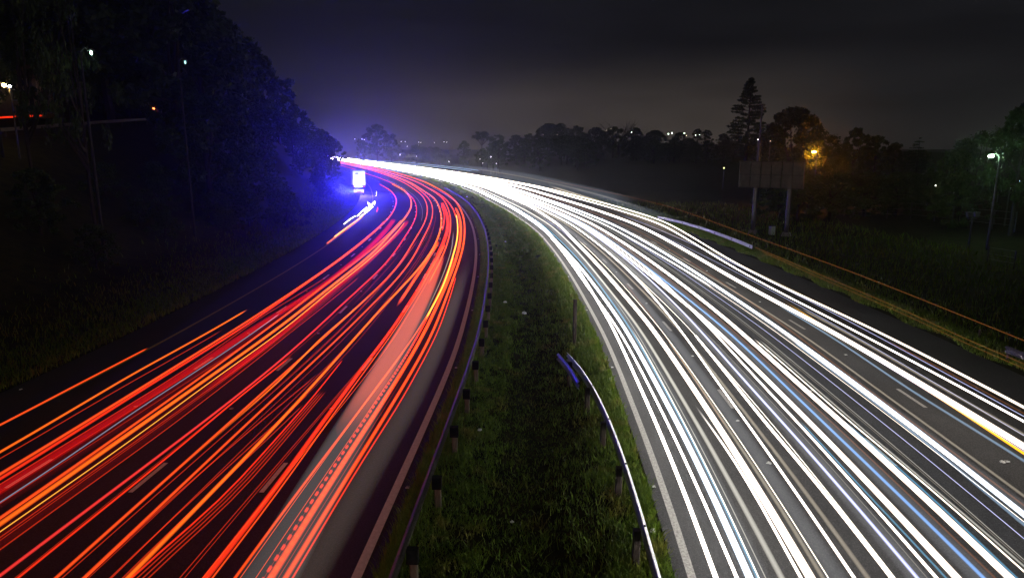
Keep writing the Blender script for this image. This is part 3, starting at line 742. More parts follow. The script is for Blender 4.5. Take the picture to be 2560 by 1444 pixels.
# ------------------------------------------------------------------ grass
def blades(pts, h, w, lean=.5):
    n = len(pts); th = RNG.uniform(0, 2 * math.pi, n); ph = RNG.uniform(0, 2 * math.pi, n)
    dx, dy = np.cos(th) * w, np.sin(th) * w
    ln = h * RNG.uniform(.1, lean, n)
    lx, ly = np.cos(ph) * ln, np.sin(ph) * ln
    v = np.empty((n, 5, 3))
    v[:, 0] = pts + np.c_[dx, dy, -.03 * np.ones(n)]; v[:, 1] = pts - np.c_[dx, dy, .03 * np.ones(n)]
    v[:, 2] = pts + np.c_[dx * .6 + lx * .4, dy * .6 + ly * .4, h * .6]; v[:, 3] = pts + np.c_[-dx * .6 + lx * .4, -dy * .6 + ly * .4, h * .6]
    v[:, 4] = pts + np.c_[lx, ly, h]
    i = np.arange(n)[:, None] * 5
    tri = np.vstack([i + [0, 1, 3], i + [0, 3, 2], i + [2, 3, 4]])
    return v.reshape(-1, 3), tri
def clumped(n, ssample, osample, side, keep=None):
    """clump centres, then blades round each"""
    nc = max(1, n // 26)
    s = ssample(nc); o = osample(nc, s)
    s = np.repeat(s, 26) + RNG.normal(0, .10, nc * 26) * (1 + np.repeat(s, 26) / 60); o = np.repeat(o, 26) + RNG.normal(0, .10, nc * 26)
    hs = np.repeat(RNG.uniform(.4, 1.0, nc) + .9 * (RNG.uniform(0, 1, nc) < .18), 26)
    return s, o, hs
def build_grass():
    V, Fc, b = [], [], 0
    def put(P, h, w, lean=.6):
        nonlocal b
        v, f = blades(P, h, w, lean); V.append(v); Fc.append(f + b); b += len(v)
    # median, in the left axis frame: width found from the right axis
    for (s0, s1, n, hh, ww) in ((8, 30, 100000, .125, .012), (30, 60, 90000, .14, .018), (60, 110, 60000, .18, .032), (110, 230, 30000, .24, .06)):
        s, _, hs = clumped(n, lambda k: RNG.uniform(s0, s1, k), lambda k, s: np.zeros(k), 'L')
        base = pos('L', s, np.zeros(len(s)), 0)
        _, orr = so('R', base); wd = np.clip(-orr, .8, 12)
        nc = len(s) // 26
        fr = np.repeat(RNG.uniform(0, 1, nc), 26); o = -(.50 + fr * (wd - .95)) + RNG.normal(0, .12, len(s))
        P = pos('L', s, o, 0)
        keep = (o < -.38 + .12 * wob(P[:, 0] * 3, P[:, 1] * 3))
        _, o2 = so('R', P); keep &= (o2 < -.32 + .16 * wob(P[:, 0] * 3 + 5, P[:, 1] * 3))
        keep &= ~((np.abs(fr - .56) < .24) & (s < 60) & (RNG.uniform(0, 1, len(s)) < .72))      # thin growth along the ditch
        P, hs = P[keep], hs[keep]
        P[:, 2] = terrain(P[:, 0], P[:, 1])
        h = hh * hs * RNG.uniform(.6, 1.3, len(P)) * (1 + .35 * wob(P[:, 0] * 1.3, P[:, 1] * 1.1))
        put(P, np.clip(h, .04, .5), ww * RNG.uniform(.6, 1.5, len(P)), 1.3)
    # tall fringe along the left rim of the median
    n = 24000
    s = 8 + 120 * RNG.uniform(0, 1, n) ** 1.8; o = -.44 - np.abs(RNG.normal(0, .34, n))
    P = pos('L', s, o, 0); P[:, 2] = terrain(P[:, 0], P[:, 1])
    put(P, RNG.uniform(.2, .48, n), .008 + .0002 * s, .7)
    # fringe along the right rim
    n = 26000
    s = 8 + 110 * RNG.uniform(0, 1, n) ** 1.8; o = -.42 - np.abs(RNG.normal(0, .7, n)) * (1 + .6 * np.sin(s * 1.9) * np.sin(s * .7))
    P = pos('R', s, o, 0); P[:, 2] = terrain(P[:, 0], P[:, 1])
    put(P, RNG.uniform(.10, .34, n) * (1 + .4 * np.sin(s * 2.3)), .009 + .0002 * s, .8)
    # right verge
    n = 40000
    s = 14 + 130 * RNG.uniform(0, 1, n) ** 1.5; o = RW + .1 + np.abs(RNG.normal(0, 1.0, n)) + .2 * np.sin(s * 1.3)
    P = pos('R', s, o, 0); P[:, 2] = terrain(P[:, 0], P[:, 1])
    put(P, RNG.uniform(.10, .34, n), .010 + .0003 * s, .8)
    n = 12000
    s = RNG.uniform(14, 120, n); o = RW + 2 + RNG.uniform(0, 1, n) ** 1.5 * 22
    P = pos('R', s, o, 0); P[:, 2] = terrain(P[:, 0], P[:, 1])
    put(P, RNG.uniform(.2, .7, n), .02 + .0003 * s, .8)
    # left bank
    n = 30000
    s = 14 + 160 * RNG.uniform(0, 1, n) ** 1.4; o = LW + .1 + np.abs(RNG.normal(0, 3.0, n))
    P = pos('L', s, o, 0); P[:, 2] = terrain(P[:, 0], P[:, 1])
    put(P, RNG.uniform(.12, .42, n), .014 + .0003 * s, .8)
    o = mesh_np('grass', np.vstack(V), np.vstack(Fc), M['grass'])
    tag(o, 'rough green grass on the median and the road verges', 'grass', kind='stuff')
build_grass()

# ------------------------------------------------------------------ trees
def leaf_cloud(centres, radii, per, size, flat=1.0):
    n = len(centres) * per
    c = np.repeat(centres, per, 0); r = np.repeat(radii, per)
    d = RNG.normal(0, 1, (n, 3)); d /= np.linalg.norm(d, axis=1)[:, None]
    p = c + d * (r * RNG.uniform(.35, 1.05, n))[:, None] * np.array([1, 1, flat])
    a = RNG.normal(0, 1, (n, 3)); a /= np.linalg.norm(a, axis=1)[:, None]
    bdir = np.cross(a, RNG.normal(0, 1, (n, 3))); bdir /= np.linalg.norm(bdir, axis=1)[:, None]
    sz = size * RNG.uniform(.6, 1.4, n)[:, None]
    v = np.stack([p + a * sz, p + bdir * sz * .55, p - a * sz, p - bdir * sz * .55], 1)
    i = np.arange(n)[:, None] * 4
    return v.reshape(-1, 3), i + [0, 1, 2, 3]
def limb_mb(mb, p0, p1, r0, r1, bend=.3, n=5):
    p0, p1 = np.array(p0, float), np.array(p1, float); t = np.linspace(0, 1, n)[:, None]
    off = RNG.normal(0, bend, 3); P = p0 + (p1 - p0) * t + off * np.sin(t * math.pi) * .5
    mb.tube(P, np.linspace(r0, r1, n), 6)
def proto_broad(leaf, h=10.0, w=4.0, low=.22, clumps=80, per=120, size=.20, dome=1.0, lab='', limbs=7):
    root = empty('tree')
    tr = MB(); limb_mb(tr, (0, 0, -.6), (.2, .1, h * .55), .26, .14, .3, 7)
    cs, rs = [], []
    for i in range(clumps):
        z = low + (1 - low) * RNG.uniform(0, 1) ** .8
        prof = math.sin(min(1, (z - low) / (1 - low) * .9 + .12) * math.pi) ** .6 * dome
        a = RNG.uniform(0, 2 * math.pi); rr = w * prof * math.sqrt(RNG.uniform(.05, 1)) * (1 + .25 * math.sin(3 * a + i))
        r = RNG.uniform(.10, .24) * w * .8
        cs.append((rr * math.cos(a), rr * math.sin(a), min(z * h, h - r * .7))); rs.append(r)
    cs, rs = np.array(cs), np.array(rs)
    for i in range(limbs):
        q = cs[RNG.integers(len(cs))]; limb_mb(tr, (0.1, .05, h * RNG.uniform(.22, .5)), q, .11, .03, .5)
    tr.build('trunk', M['bark'], root)
    v, f = leaf_cloud(cs, rs, per, size, .8); mesh_np('crown', v, f, M[leaf], root)
    return root
def proto_conifer(leaf, h=10.0, w=2.0, whorls=22, gap=.0, low=.12):
    root = empty('tree'); tr = MB(); limb_mb(tr, (0, 0, -.6), (0, 0, h * .97), .2, .03, .05, 8)
    cs, rs = [], []
    for k in range(whorls):
        t = k / (whorls - 1); z = h * (low + (1 - low) * t); rad = w * (1 - t) ** .75 * RNG.uniform(.75, 1.15) + .12
        nb = 7 if t < .8 else 4
        for j in range(nb):
            if RNG.uniform() < gap: continue
            a = RNG.uniform(0, 2 * math.pi); tip = np.array([rad * math.cos(a), rad * math.sin(a), z - .12 * rad + RNG.uniform(-.15, .15)])
            if j < 3: limb_mb(tr, (0, 0, z + .05), tip * [.9, .9, 1], .035, .012, .1, 3)
            for q in np.linspace(.25, 1, 4):
                cs.append((tip[0] * q, tip[1] * q, z + (tip[2] - z) * q)); rs.append(.16 + .14 * (1 - t))
    tr.build('trunk', M['bark'], root)
    v, f = leaf_cloud(np.array(cs), np.array(rs), 16, .09, .55); mesh_np('crown', v, f, M[leaf], root)
    return root
def proto_araucaria():
    """open crowned tall pine with tiered boughs and gaps"""
    root = empty('tree'); h = 10.0; tr = MB(); limb_mb(tr, (0, 0, -.6), (.1, 0, h * .98), .17, .03, .08, 9)
    cs, rs = [], []
    for k in range(26):
        t = k / 25; z = h * (.30 + .69 * t); rad = 1.95 * (1 - .93 * max(0, (t - .35) / .65)) * (.55 + .45 * min(1, t / .30)) * RNG.uniform(.7, 1.15)
        for j in range(6):
            if RNG.uniform() < .18: continue
            a = RNG.uniform(0, 2 * math.pi); tip = np.array([rad * math.cos(a), rad * math.sin(a), z + .10 * rad])
            limb_mb(tr, (0, 0, z - .05), tip, .03, .012, .08, 3)
            for q in np.linspace(.4, 1, 4): cs.append((tip[0] * q, tip[1] * q, z + (tip[2] - z) * q)); rs.append(.12 + .06 * RNG.uniform())
    tr.build('trunk', M['bark'], root)
    v, f = leaf_cloud(np.array(cs), np.array(rs) * 1.35, 30, .085, .6); mesh_np('crown', v, f, M['leaf_c'], root)
    return root
def proto_bare():
    root = empty('tree'); tr = MB(); limb_mb(tr, (0, 0, -.6), (0, 0, 4.5), .22, .14, .2)
    for i in range(22):
        a = RNG.uniform(0, 2 * math.pi); l = RNG.uniform(2, 4.5); q = np.array([math.cos(a) * l, math.sin(a) * l, RNG.uniform(6, 10)])
        s = np.array([0, 0, RNG.uniform(2.5, 4.5)]); limb_mb(tr, s, q, .10, .03, .6, 5)
        for j in range(4):
            m = s + (q - s) * RNG.uniform(.5, .95); limb_mb(tr, m, m + RNG.normal(0, .8, 3) + [0, 0, .8], .035, .012, .2, 3)
    tr.build('trunk', M['bark'], root)
    return root
def proto_umbrella(leaf):
    root = empty('tree'); tr = MB(); limb_mb(tr, (0, 0, -.6), (.3, .2, 6.5), .24, .12, .4, 7); cs, rs = [], []
    for i in range(36):
        a = RNG.uniform(0, 2 * math.pi); rr = 3.3 * math.sqrt(RNG.uniform(0, 1)); z = 8.8 - .10 * rr * rr + RNG.uniform(-.9, .4)
        cs.append((rr * math.cos(a), rr * math.sin(a), z)); rs.append(RNG.uniform(.5, .95))
        if i < 10: limb_mb(tr, (.2, .1, 5.5), cs[-1], .09, .03, .5)
    tr.build('trunk', M['bark'], root)
    v, f = leaf_cloud(np.array(cs), np.array(rs), 80, .14, .6); mesh_np('crown', v, f, M[leaf], root)
    return root
PROTO = {}
def proto(kind):
    if kind not in PROTO:
        PROTO[kind] = {'broad': lambda: proto_broad('leaf_a'), 'broad2': lambda: proto_broad('leaf_b', w=3.4, low=.10, clumps=75),
                       'tall': lambda: proto_broad('leaf_a', w=2.6, low=.12, clumps=75), 'bush': lambda: proto_broad('leaf_b', w=4.2, low=.02, clumps=80, dome=1.1),
                       'wide': lambda: proto_broad('leaf_a', w=5.2, low=.25, clumps=105, per=120), 'conifer': lambda: proto_conifer('leaf_c'),
                       'spiky': lambda: proto_conifer('leaf_c', w=3.2, whorls=14, gap=.3, low=.3), 'pine': proto_araucaria, 'bare': proto_bare,
                       'umbrella': lambda: proto_umbrella('leaf_a'), 'loose': lambda: proto_broad('leaf_b', w=4.4, low=.3, clumps=46, per=60, size=.14)}[kind]()
        PROTO[kind]['_used'] = 0
    return PROTO[kind]
def tree(px, top, Y, kind, label, group=None, wide=1.0, name=None):
    p = at_y(px, top, Y); g = tz(p[0], Y)
    h = max(2.0, p[2] - g)
    return put_tree(p[0], Y, g, h, kind, label, group, wide, name)
def put_tree(x, y, g, h, kind, label, group=None, wide=1.0, name=None):
    o = proto(kind)
    if o['_used']: o = copy_tree(o)
    else: o['_used'] = 1
    o.location = (x, y, g); o.rotation_euler = (0, 0, RNG.uniform(0, 6.28))
    k = h / 10.0; o.scale = (k * wide, k * wide, k)
    tag(o, label, 'tree', group)
    o.name = name or 'tree'
    return o
# left hill: the trees that draw the skyline
GL = 'trees on the left hill'
for px, top, Y, kind, lab, wd in (
    (415, -60, 74, 'broad', 'big dark leafy tree highest on the left skyline, cut by the top edge', 1.0),
    (492, 5, 86, 'broad2', 'dark leafy tree where the left skyline meets the top edge', 1.0),
    (545, 48, 98, 'broad', 'dark rounded tree on the left skyline, second below the top edge', .9),
    (575, 78, 106, 'loose', 'ragged tree with a sprig sticking out of the left skyline', .8),
    (612, 122, 118, 'broad2', 'dark rounded tree halfway down the left skyline', .9),
    (650, 152, 130, 'broad', 'dark tree on the left skyline above the blue glow', .9),
    (688, 190, 144, 'tall', 'tall bluish tree on the left skyline, upper rim of the blue glow', 1.0),
    (716, 236, 158, 'broad2', 'blue lit tree on the steep part of the left skyline', .9),
    (736, 268, 170, 'broad', 'blue lit rounded tree above the two conifers', .9),
    (760, 287, 186, 'conifer', 'pointed blue lit conifer, taller of two on the left skyline', 1.1),
    (782, 306, 200, 'conifer', 'small pointed blue lit conifer right of the taller one', 1.2),
    (800, 318, 214, 'tall', 'blue lit tree right of the conifers on the left skyline', 1.1),
    (818, 330, 228, 'conifer', 'lowest pointed conifer over the bend of the road', 1.2),
    (834, 343, 244, 'tall', 'blue lit tree hiding the far end of the carriageways', 1.1),
    (806, 352, 222, 'bush', 'blue lit bush at the roadside where the trails vanish', .9),
    (770, 340, 196, 'bush', 'blue lit bush on the bank left of the truck', .9)):
    tree(px, top, Y, kind, lab, GL, wd)
# filling the hill: nothing in the photo tells these apart
LF = 'dark leafy tree among the wood on the black left hillside'
k = 0
for i in range(60):
    s = RNG.uniform(60, 200); o = LW + RNG.uniform(6, 46); P = pos('L', np.array([s]), o, 0)[0]
    x, y = P[0], P[1]
    if -49 < x < -41 and y < 110: continue
    px = 1280 + x / y * F
    lim = np.interp(px, [0, 460, 560, 640, 690, 720, 745, 790, 830], [-200, 20, 80, 170, 215, 265, 310, 335, 360])
    g = tz(x, y); hmax = at_y(px, lim, y)[2] - g
    if hmax < 3 or k >= 40 or px > 800: continue
    # keep the ledge with the side road in view from the camera
    if y < 85 and px < 480 and x > -42: continue
    h = min(hmax, RNG.uniform(7, 13)); k += 1
    put_tree(x, y, g, h, ['broad', 'broad2', 'tall', 'bush', 'bush'][i % 5], LF, 'wood on the left hillside')
for px, Y in ((-40, 92), (40, 100), (110, 90), (170, 104), (235, 92), (290, 108), (345, 94), (390, 100), (75, 112), (200, 116)):
    tree(px, -110, Y, 'tall' if Y < 100 else 'broad2', LF, 'wood on the left hillside', 1.25)
for i in range(34):
    s = RNG.uniform(40, 190); P = pos('L', np.array([s]), LW + RNG.uniform(4, 15), 0)[0]; g = tz(P[0], P[1])
    put_tree(P[0], P[1], g - .2, RNG.uniform(2.2, 4.5), 'bush', 'low dark bush in the undergrowth of the left embankment', 'undergrowth on the left embankment', 1.1, 'bush')
for px, base, lab in ((66, 500, 'slim dark tree trunk in front of the side road at the far left'), (205, 470, 'slim dark tree between the two lit stretches of the side road')):
    Y = 50; p = at_y(px, 300, Y); g = tz(p[0], Y); put_tree(p[0], Y, g, at_y(px, -120, Y)[2] - g, 'loose', lab, GL, .34)
# far trees behind the bend and along the ridge
GF = 'trees on the far ridge'
for px, top, Y, kind, lab, wd in (
    (940, 312, 400, 'broad', 'big dark tree standing alone against the sky right of the truck', 1.0),
    (975, 338, 410, 'broad2', 'smaller tree joined to the right of the lone big tree', 1.0),
    (900, 345, 390, 'tall', 'narrow tree joined to the left of the lone big tree', .9),
    (1040, 362, 430, 'bush', 'low tree under the distant town lights, left one', 1.0),
    (1090, 368, 430, 'bush', 'low tree under the distant town lights, right one', 1.0),
    (1160, 352, 400, 'broad2', 'rounded tree left of the umbrella shaped tree', 1.0),
    (1203, 320, 340, 'umbrella', 'umbrella shaped tree with a thin trunk, taller of two on the ridge', .75),
    (1242, 330, 345, 'umbrella', 'umbrella shaped tree, shorter right one of two on the ridge', .7),
    (1290, 338, 360, 'broad', 'rounded ridge tree right of the umbrella shaped pair', 1.1),
    (1325, 334, 360, 'broad2', 'ridge tree left of the flat topped clump', 1.1),
    (1372, 309, 380, 'wide', 'flat topped clump, highest tree on the left part of the ridge', .9),
    (1400, 309, 380, 'broad', 'tree forming the right half of the flat topped clump', 1.0),
    (1440, 315, 390, 'broad2', 'ridge tree just right of the flat topped clump', 1.2),
    (1490, 319, 400, 'wide', 'broad ridge tree left of the bare tree', 1.0),
    (1548, 302, 410, 'bare', 'bare branched tree showing against the glow on the ridge', 1.3),
    (1535, 317, 405, 'bush', 'bushy tree at the foot of the bare tree', 1.1),
    (1590, 320, 410, 'broad', 'rounded ridge tree right of the bare tree', 1.2),
    (1640, 326, 415, 'wide', 'broad ridge tree above the first ridge lamps', 1.0),
    (1700, 331, 420, 'bush', 'low ridge tree among the ridge lamps', 1.1),
    (1745, 320, 420, 'tall', 'narrow upright tree among the ridge lamps, taller of two', .9),
    (1768, 323, 420, 'tall', 'narrow upright tree among the ridge lamps, shorter of two', 1.0),
    (1810, 334, 420, 'bush', 'low ridge tree left of the tall pine', 1.2),
    (1846, 336, 420, 'broad2', 'ridge tree just behind the tall pine', 1.1)):
    tree(px, top, Y, kind, lab, GF, wd)
for i in range(46):
    px = RNG.uniform(1010, 1880); Y = RNG.uniform(250, 390)
    top = np.interp(px, [1000, 1100, 1200, 1350, 1600, 1850], [378, 378, 358, 338, 340, 350]) + RNG.uniform(0, 26)
    x = (px - 1280) / F * Y
    _, orr = so('R', np.array([[x, Y]]))
    if orr[0] < RW + 12: continue
    tree(px, top, Y, ['broad', 'broad2', 'bush', 'wide'][i % 4], 'dark rounded tree on the black slope below the far ridge', 'wood below the far ridge', 1.15)
for i in range(14):
    px = RNG.uniform(870, 1150); Y = RNG.uniform(430, 520)
    tree(px, RNG.uniform(366, 380), Y, ['bush', 'broad2'][i % 2], 'low dark tree in the far wood behind the bend', 'far wood behind the bend', 1.3)
# right side
GR = 'trees right of the motorway'
for px, top, Y, kind, lab, wd in (
    (1877, 196, 150, 'pine', 'tall tiered pine standing above everything on the right', 1.0),
    (1900, 345, 152, 'bush', 'dark bush at the foot of the tall pine', .8),
    (1985, 270, 140, 'wide', 'big domed tree behind the orange street lamp', .95),
    (2050, 348, 113.5, 'broad2', 'tree lit orange beside the street lamp', .9),
    (2145, 320, 130, 'broad2', 'rounded tree right of the domed tree', .8),
    (2195, 340, 136, 'broad', 'lower tree between the two lamps, left of the spiky one', .9),
    (2240, 356, 138, 'bush', 'bushy tree between the two lamps', .7),
    (2300, 346, 112, 'spiky', 'spiky topped tree between the two lamps', 1.2),
    (2392, 372, 80, 'bush', 'tree lit green left of the white-green lamp', .7),
    (2452, 338, 79, 'loose', 'thin leaved tree above the white-green lamp', 1.0),
    (2520, 316, 84, 'loose', 'loose tree right of the white-green lamp', 1.0),
    (2575, 255, 72, 'broad', 'dark tree cut by the right edge', .7),
    (2110, 395, 118, 'bush', 'low orange lit bush right of the street lamp', .9),
    (2410, 432, 80, 'bush', 'low green lit bush under the white-green lamp', 1.2),
    (2046, 402, 113, 'bush', 'low shrub with orange lit leaves below the street lamp', .8)):
    tree(px, top, Y, kind, lab, GR, wd)
for i in range(40):
    px = RNG.uniform(1900, 2700); Y = RNG.uniform(142, 200); x = (px - 1280) / F * Y
    tree(px, RNG.uniform(350, 392), Y, ['broad', 'bush', 'broad2'][i % 3], 'dark tree in the wood behind the right hand lamps', 'wood behind the right hand lamps', 1.0)

for i in range(16):  # shrubs added to cover the ground lit by the lamps
    px = 1960 + i * 40 + RNG.uniform(-14, 14); Y = RNG.uniform(88, 103)
    tree(px, RNG.uniform(428, 452), Y, 'bush', 'low dark shrub in the hedge added to hide lamplit ground below the right hand lamps', 'added hedge below the right hand lamps', 1.5, 'shrub')
# ------------------------------------------------------------------ lamps
def point(name, loc, color, watts, radius=.15, parent=None):
    l = bpy.data.lights.new(name, 'POINT'); l.color = color; l.energy = watts; l.shadow_soft_size = radius
    o = bpy.data.objects.new(name, l); COL.objects.link(o); o.location = loc
    if parent: o.parent = parent
    return o
def street_lamp(px, py, Y, color, strength, watts, label, arm=1.2, group=None, head=.16, rz=math.pi / 2, pole='galv_pole'):
    p = at_y(px, py, Y)
    bx, by = p[0] - math.cos(rz) * arm, p[1] - math.sin(rz) * arm
    g = tz(bx, by); root = empty('street_lamp', (bx, by, g), rz); hh = p[2] - g
    b = MB(); b.tube([(0, 0, -.3), (0, 0, hh * .5), (0, 0, hh - .1)], [.11, .09, .06], 8); b.build('pole', M[pole], root)
    b = MB(); b.tube([(0, 0, hh - .12), (arm * .4, 0, hh + .25), (arm - .2, 0, hh + .18)], [.05, .045, .04], 8); b.build('arm', M[pole], root)
    b = MB(); b.box((arm, 0, hh + .17), (.62, .26, .12), 0, .75, .05); b.build('lamp_housing', M['lamp_body'], root)
    b = MB(); b.lathe([(head * .5, .11), (head, .05), (head, -.05), (head * .6, -.12), (.01, -.15)], (arm, 0, hh), 12)
    b.build('lamp_lens', emit('lamp_glow', color, strength), root, True)
    if watts: point('lamp_bulb', (arm, 0, hh - .28), color, watts, .12, root)
    return tag(root, label, 'street lamp', group)
street_lamp(2035, 380, 112, (1, .33, .03), 340, 1200, 'orange glowing street lamp among the trees on the right', rz=math.pi * .5, head=.30)
street_lamp(2478, 390, 66, (.55, 1, .55), 260, 150, 'white-green glowing street lamp near the right edge', head=.22)
street_lamp(228, 132, 47, (.55, 1, .75), 14, 8, 'greenish street lamp high on the black left hill', head=.07, pole='chassis')
street_lamp(463, 156, 60, (.4, .9, .8), 2.5, 0, 'faint teal lamp on the left hill, right of the brighter one', head=.07, pole='chassis')
street_lamp(10, 213, 55, (1, .62, .18), 60, 50, 'warm yellow lamp at the left edge by the house', head=.15, pole='chassis')
def small_lamp(px, py, Y, color, strength, r, label, group):
    p = at_y(px, py, Y); g = tz(p[0], Y); root = empty('lamp', (p[0], Y, g)); h = p[2] - g
    b = MB(); b.tube([(0, 0, -.3), (0, 0, max(.3, h - r))], [.08, .05], 6); b.build('post', M['galv_pole'], root)
    b = MB(); b.lathe([(r * .3, -r), (r * .8, -r * .6), (r, 0), (r * .8, r * .6), (r * .3, r)], (0, 0, h), 8); b.build('lamp_globe', emit('far_lamp_glow', color, strength), root, True)
    return tag(root, label, 'lamp', group)
GC = 'distant lamps'
wh, gn, wm = (1, .97, .9), (.75, 1, .72), (1, .82, .55)
for px, py, Y, c, st, r, lab in (
    (1000, 387, 300, wh, 14, .20, 'bright white lamp just above the cyan lines, right of the lone tree'),
    (1041, 391, 300, wh, 6, .15, 'small white lamp right of the bright one above the cyan lines'),
    (1122, 404, 285, wh, 9, .17, 'white lamp above the tip of the cyan lines'),
    (1200, 398, 250, wh, 4, .12, 'tiny lamp, left one of the group over the bend'), (1207, 408, 245, wh, 4, .11, 'tiny lamp, lowest of the group over the bend'),
    (1227, 392, 250, wh, 10, .16, 'white lamp, highest of the group over the bend'), (1241, 409, 240, wh, 7, .13, 'small lamp, right one of the group over the bend'),
    (1364, 363, 350, wh, 8, .18, 'single white lamp on the slope below the flat topped trees'),
    (1358, 337, 370, wm, 3, .14, 'faint warm lamp inside the flat topped trees'), (1393, 337, 372, wm, 3, .14, 'faint warm lamp right of the one inside the flat topped trees'),
    (1516, 326, 395, wm, 3, .15, 'faint lamp left of the bare tree'), (1528, 322, 398, wm, 3, .15, 'faint lamp under the bare tree'),
    (1579, 331, 395, wh, 12, .19, 'white lamp right of the bare tree'),
    (1671, 335, 400, gn, 14, .26, 'left of two close greenish ridge lamps'), (1680, 333, 400, gn, 18, .28, 'right of two close greenish ridge lamps'),
    (1711, 333, 400, gn, 16, .25, 'greenish ridge lamp left of the two upright trees'), (1716, 339, 400, wm, 5, .20, 'dim warm ridge lamp below the greenish one'),
    (1739, 338, 400, gn, 10, .20, 'greenish ridge lamp between the upright trees'), (1749, 337, 400, gn, 8, .18, 'greenish ridge lamp right of the upright trees'),
    (1895, 349, 105, wh, 5, .08, 'tiny white lamp beside the tall mast'), (1926, 353, 118, wm, 2, .08, 'tiny dim lamp right of the mast'),
    (2340, 463, 92, wh, 16, .10, 'small white lamp low between the fence posts'), (2402, 413, 98, wh, 5, .09, 'tiny white lamp in the green lit tree'),
    (2547, 452, 78, (.45, .6, 1), 14, .10, 'upper blue-white lamp at the right edge'), (2546, 459, 78, (.3, .45, 1), 10, .09, 'lower blue-white lamp at the right edge'),
    (2525, 470, 78, (.5, .65, 1), 5, .08, 'dim blue lamp left of the pair at the right edge'), (2498, 465, 80, wm, 4, .08, 'dim cream lamp under the white-green lamp'),
    (1810, 420, 150, (.9, 1, .35), 3, .16, 'yellow-green lamp left of the sign board'),
    (384, 272, 80, (1, .12, .03), 14, .12, 'red lamp among the trees on the left hill'),
    (24, 216, 55, (.9, .85, 1), 30, .10, 'white lamp beside the yellow one at the left edge')):
    small_lamp(px, py, Y, c, st, r, lab, GC)
for px, py in ((887, 348), (905, 348), (911, 349), (1003, 354), (1013, 354.5), (1047, 355.5), (1052, 356), (1086, 356.5), (1110, 355), (1117, 355.5), (1018, 366), (1046, 364)):
    small_lamp(px, py, 1350, wh, 9, .55, 'speck of light in the distant town on the horizon', 'lights of the distant town')

# ------------------------------------------------------------------ side road on the left hill: rail and passing red light
def side_road():
    Ys = np.arange(52, 128, 2.0); V, Fc = [], []
    ledge = lambda y, dl: tz(*pos('L', np.array([sL(y)]), LW + dl, 0)[0][:2])
    return Ys
def build_hill_rail():
    root = empty('guardrail'); tag(root, 'weathered guardrail along the side road on the left hill', 'guardrail')
    P = np.array([at_y(x, y, Y) for x, y, Y in ((-60, 331, 57), (0, 325, 60), (100, 317, 66), (200, 309, 72), (330, 300, 82), (400, 296, 90))])
    d = np.r_[0, np.cumsum(np.linalg.norm(np.diff(P, axis=0), axis=1))]; q = np.arange(0, d[-1], .8)
    Q = np.c_[[np.interp(q, d, P[:, k]) for k in range(3)]].T
    V, Fc = rail_mesh(Q, -1); mesh_np('rail', V, Fc, M['steel_old'], root)
    for i in range(1, len(Q), 4):
        b = MB(); g = tz(Q[i][0] - .2, Q[i][1]); b.box((Q[i][0] - .2, Q[i][1], (g - .2 + Q[i][2] + .1) / 2), (.15, .15, Q[i][2] + .1 - g + .2), 0); b.build('post', M['timber'], root)
    return Q
HQ = build_hill_rail()
def hill_trail():
    P = np.array([at_y(x, y, Y) for x, y, Y in ((-60, 298, 59), (0, 294, 62), (60, 291, 65), (103, 289, 68))])
    tag(trail_obj([(P, np.full(4, .10), np.full(4, .10))], 'R'), 'red light trail on the side road at the left edge', 'light trail')
hill_trail()
def house(px, py, Y):
    p = at_y(px, py, Y); g = tz(p[0], Y); root = empty('house', (p[0], Y, g), .3)
    b = MB(); b.box((0, 0, 2.0), (7, 6, 4.4)); b.build('wall', M['brick'], root)
    b = MB(); v = [(-4, -3.6, 4.2), (4, -3.6, 4.2), (4, 3.6, 4.2), (-4, 3.6, 4.2), (-2.4, 0, 6.4), (2.4, 0, 6.4)]
    b.add(v, [(0, 1, 5, 4), (1, 2, 5), (2, 3, 4, 5), (3, 0, 4), (3, 2, 1, 0)]); b.build('roof', M['roof'], root)
    for x in (-1.8, 1.6):
        b = MB(); b.box((x, -3.03, 2.3), (1.3, .08, 1.3)); w = b.build('window', M['white_body'], root)
        b = MB(); b.box((x, -3.09, 2.3), (1.1, .04, 1.1)); b.build('pane', M['glass'], w)
    tag(root, 'tan plastered house half hidden by trees at the left edge', 'house')
house(34, 262, 86)

